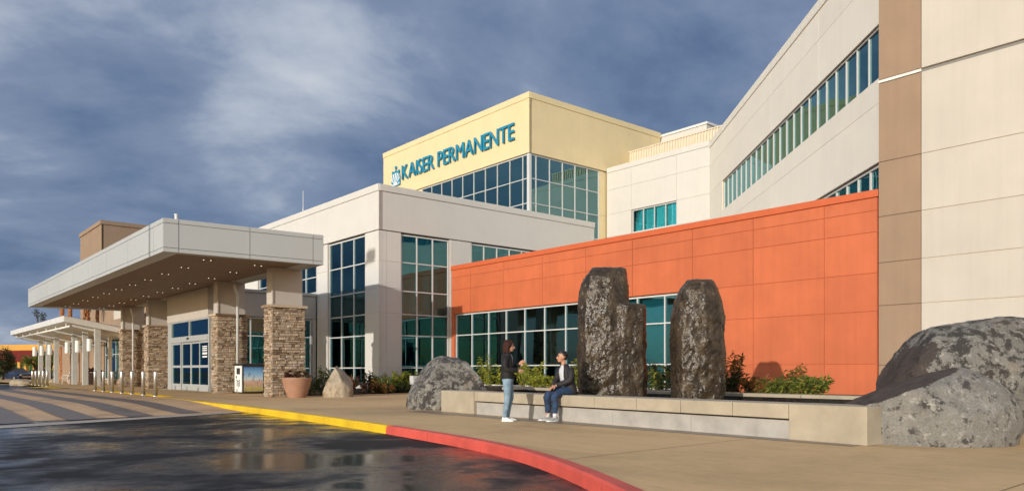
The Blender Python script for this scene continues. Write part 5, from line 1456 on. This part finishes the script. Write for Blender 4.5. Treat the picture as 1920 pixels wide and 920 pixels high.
for s, kx, ax in ((1,.03,-.01),(-1,-.015,-.05)):
    j.tube([(0,s*.088,.88),(.01+kx*.3,s*.088,.70),(.02+kx,s*.082,.50),(kx*.6-.012,s*.08,.30),(ax,s*.08,.13),(ax,s*.08,.085)], [.102,.088,.068,.061,.047,.046], 14)
wp.put(j, 'jeans', M['denim_l'], None, .010, 2)
for s, ax in ((1,-.01),(-1,-.05)): shoe(wp, (ax+.01,s*.08,0), R(4*s), M['shoe_white'], M['shoe_white'], .25)

# --- seated man, facing the road and looking at the woman
mx_, my_ = 11.17, 11.43
mp = Person('man with short black hair in a dark jacket sitting on the bench wall', (mx_,my_,0), R(180)+R(-10))
b = MB()
b.tube([(-.02,0,.58),(-.02,0,.66),(0,0,.78),(.03,0,.92),(.05,0,1.03),(.065,0,1.105),(.085,0,1.15),(.10,0,1.19),(.115,0,1.26)],
       [(.10,.16),(.115,.17),(.105,.15),(.115,.165),(.115,.18),(.085,.17),(.058,.09),(.052,.054),(.050,.052)], 20, up=(1,0,0))
P2, Q2 = head(b, (.135,0,1.335), 1.03, R(-24), R(-3), True)
KN = {1:(.44,.165,.535), -1:(.43,-.135,.535)}; AK = {1:(.445,.185,.10), -1:(.40,-.15,.10)}
for s in (1,-1):
    k_ = KN[s]; a_ = AK[s]
    b.tube([(-.02,s*.095,.62),(.2,s*.12,.60),k_,], [.088,.078,.060], 12); b.tube([k_, ((k_[0]+a_[0])/2-.01,(k_[1]+a_[1])/2,.33), a_, (a_[0],a_[1],.05)], [.060,.056,.040,.040], 12)
MR = [(.055,-.185,1.085),(.06,-.245,.95),(.10,-.255,.85),(.22,-.16,.765),(.325,-.075,.715)]
ML = [(.055,.185,1.085),(.07,.245,.95),(.11,.25,.85),(.23,.15,.78),(.335,.065,.735)]
for A in (MR, ML): b.tube(A, [.054,.050,.042,.037,.028], 10)
hand(b, MR[-1], (.75,.45,-.30), (.35,-.1,.9), 1, .45, 1.05)
hand(b, ML[-1], (.85,-.25,-.35), (.35,.1,.9), -1, .5, 1.05)
bd_ = mp.put(b, 'body', M['skin_m'], None, .0065, 3)
face_bits(mp, None, P2, Q2, 1.03, M['hair_black'], bd_)
h = MB(); h.ell(P2((-.026,0,.046)), (.102,.083,.088), 18, 12, Q2); h.ell(P2((.030,0,.092)), (.058,.066,.034), 14, 8, Q2); h.ell(P2((-.062,0,-.012)), (.050,.070,.060), 12, 8, Q2)
mp.put(h, 'hair', M['hair_black'], None, .008, 2)
j = MB(); j.tube([(-.02,0,.62),(.0,0,.78),(.03,0,.92),(.052,0,1.03),(.067,0,1.105),(.085,0,1.14),(.098,0,1.175)], [(.128,.178),(.120,.162),(.128,.174),(.126,.185),(.098,.172),(.070,.10),(.066,.070)], 20, up=(1,0,0))
mp.put(j, 'shirt', M['shirt'], None, .012, 2)
j = shell([(-.05,0,.54,.16,.20,.50),(-.04,0,.60,.165,.212,.50),(-.02,0,.68,.158,.208,.48),(0,0,.78,.142,.19,.46),(.03,0,.92,.148,.196,.48),(.05,0,1.02,.144,.206,.52),(.064,0,1.09,.122,.198,.56),(.078,0,1.14,.088,.13,.6),(.086,0,1.185,.080,.086,.8)], 0, .015)
for A in (MR, ML):
    j.tube(A[:4]+[Vector(A[4]).lerp(Vector(A[3]),.15)], [.080,.076,.070,.060,.048], 14)
jk = mp.put(j, 'jacket', M['plum_cloth'])
for (x, y, z) in ((-.03,-.208,.63),(.08,-.192,.58)):
    pass
j = MB(); j.tube([(-.03,0,.70),(-.03,0,.64),(-.02,0,.585)], [(.12,.17),(.13,.185),(.11,.175)], 18, up=(1,0,0))
for s in (1,-1):
    k_ = KN[s]; a_ = AK[s]
    j.tube([(-.04,s*.095,.632),(.2,s*.122,.612),(k_[0]-.03,k_[1],k_[2]+.012),(k_[0]+.005,k_[1],k_[2]-.04),((k_[0]+a_[0])/2-.012,(k_[1]+a_[1])/2,.34),(a_[0]-.005,a_[1],.165)], [.102,.095,.078,.077,.070,.060], 14)
mp.put(j, 'jeans', M['denim_d'], None, .010, 2)
for s in (1,-1):
    k = MB(); k.tube([(AK[s][0]-.005,AK[s][1],.08),(AK[s][0]-.005,AK[s][1],.18)], .046, 12); mp.put(k, 'sock', M['tee'])
    shoe(mp, (AK[s][0]+.0,AK[s][1],0), R(6*s), M['shoe_grey'], M['shoe_white'], .30)

bpy.data.scenes.remove(TMP)
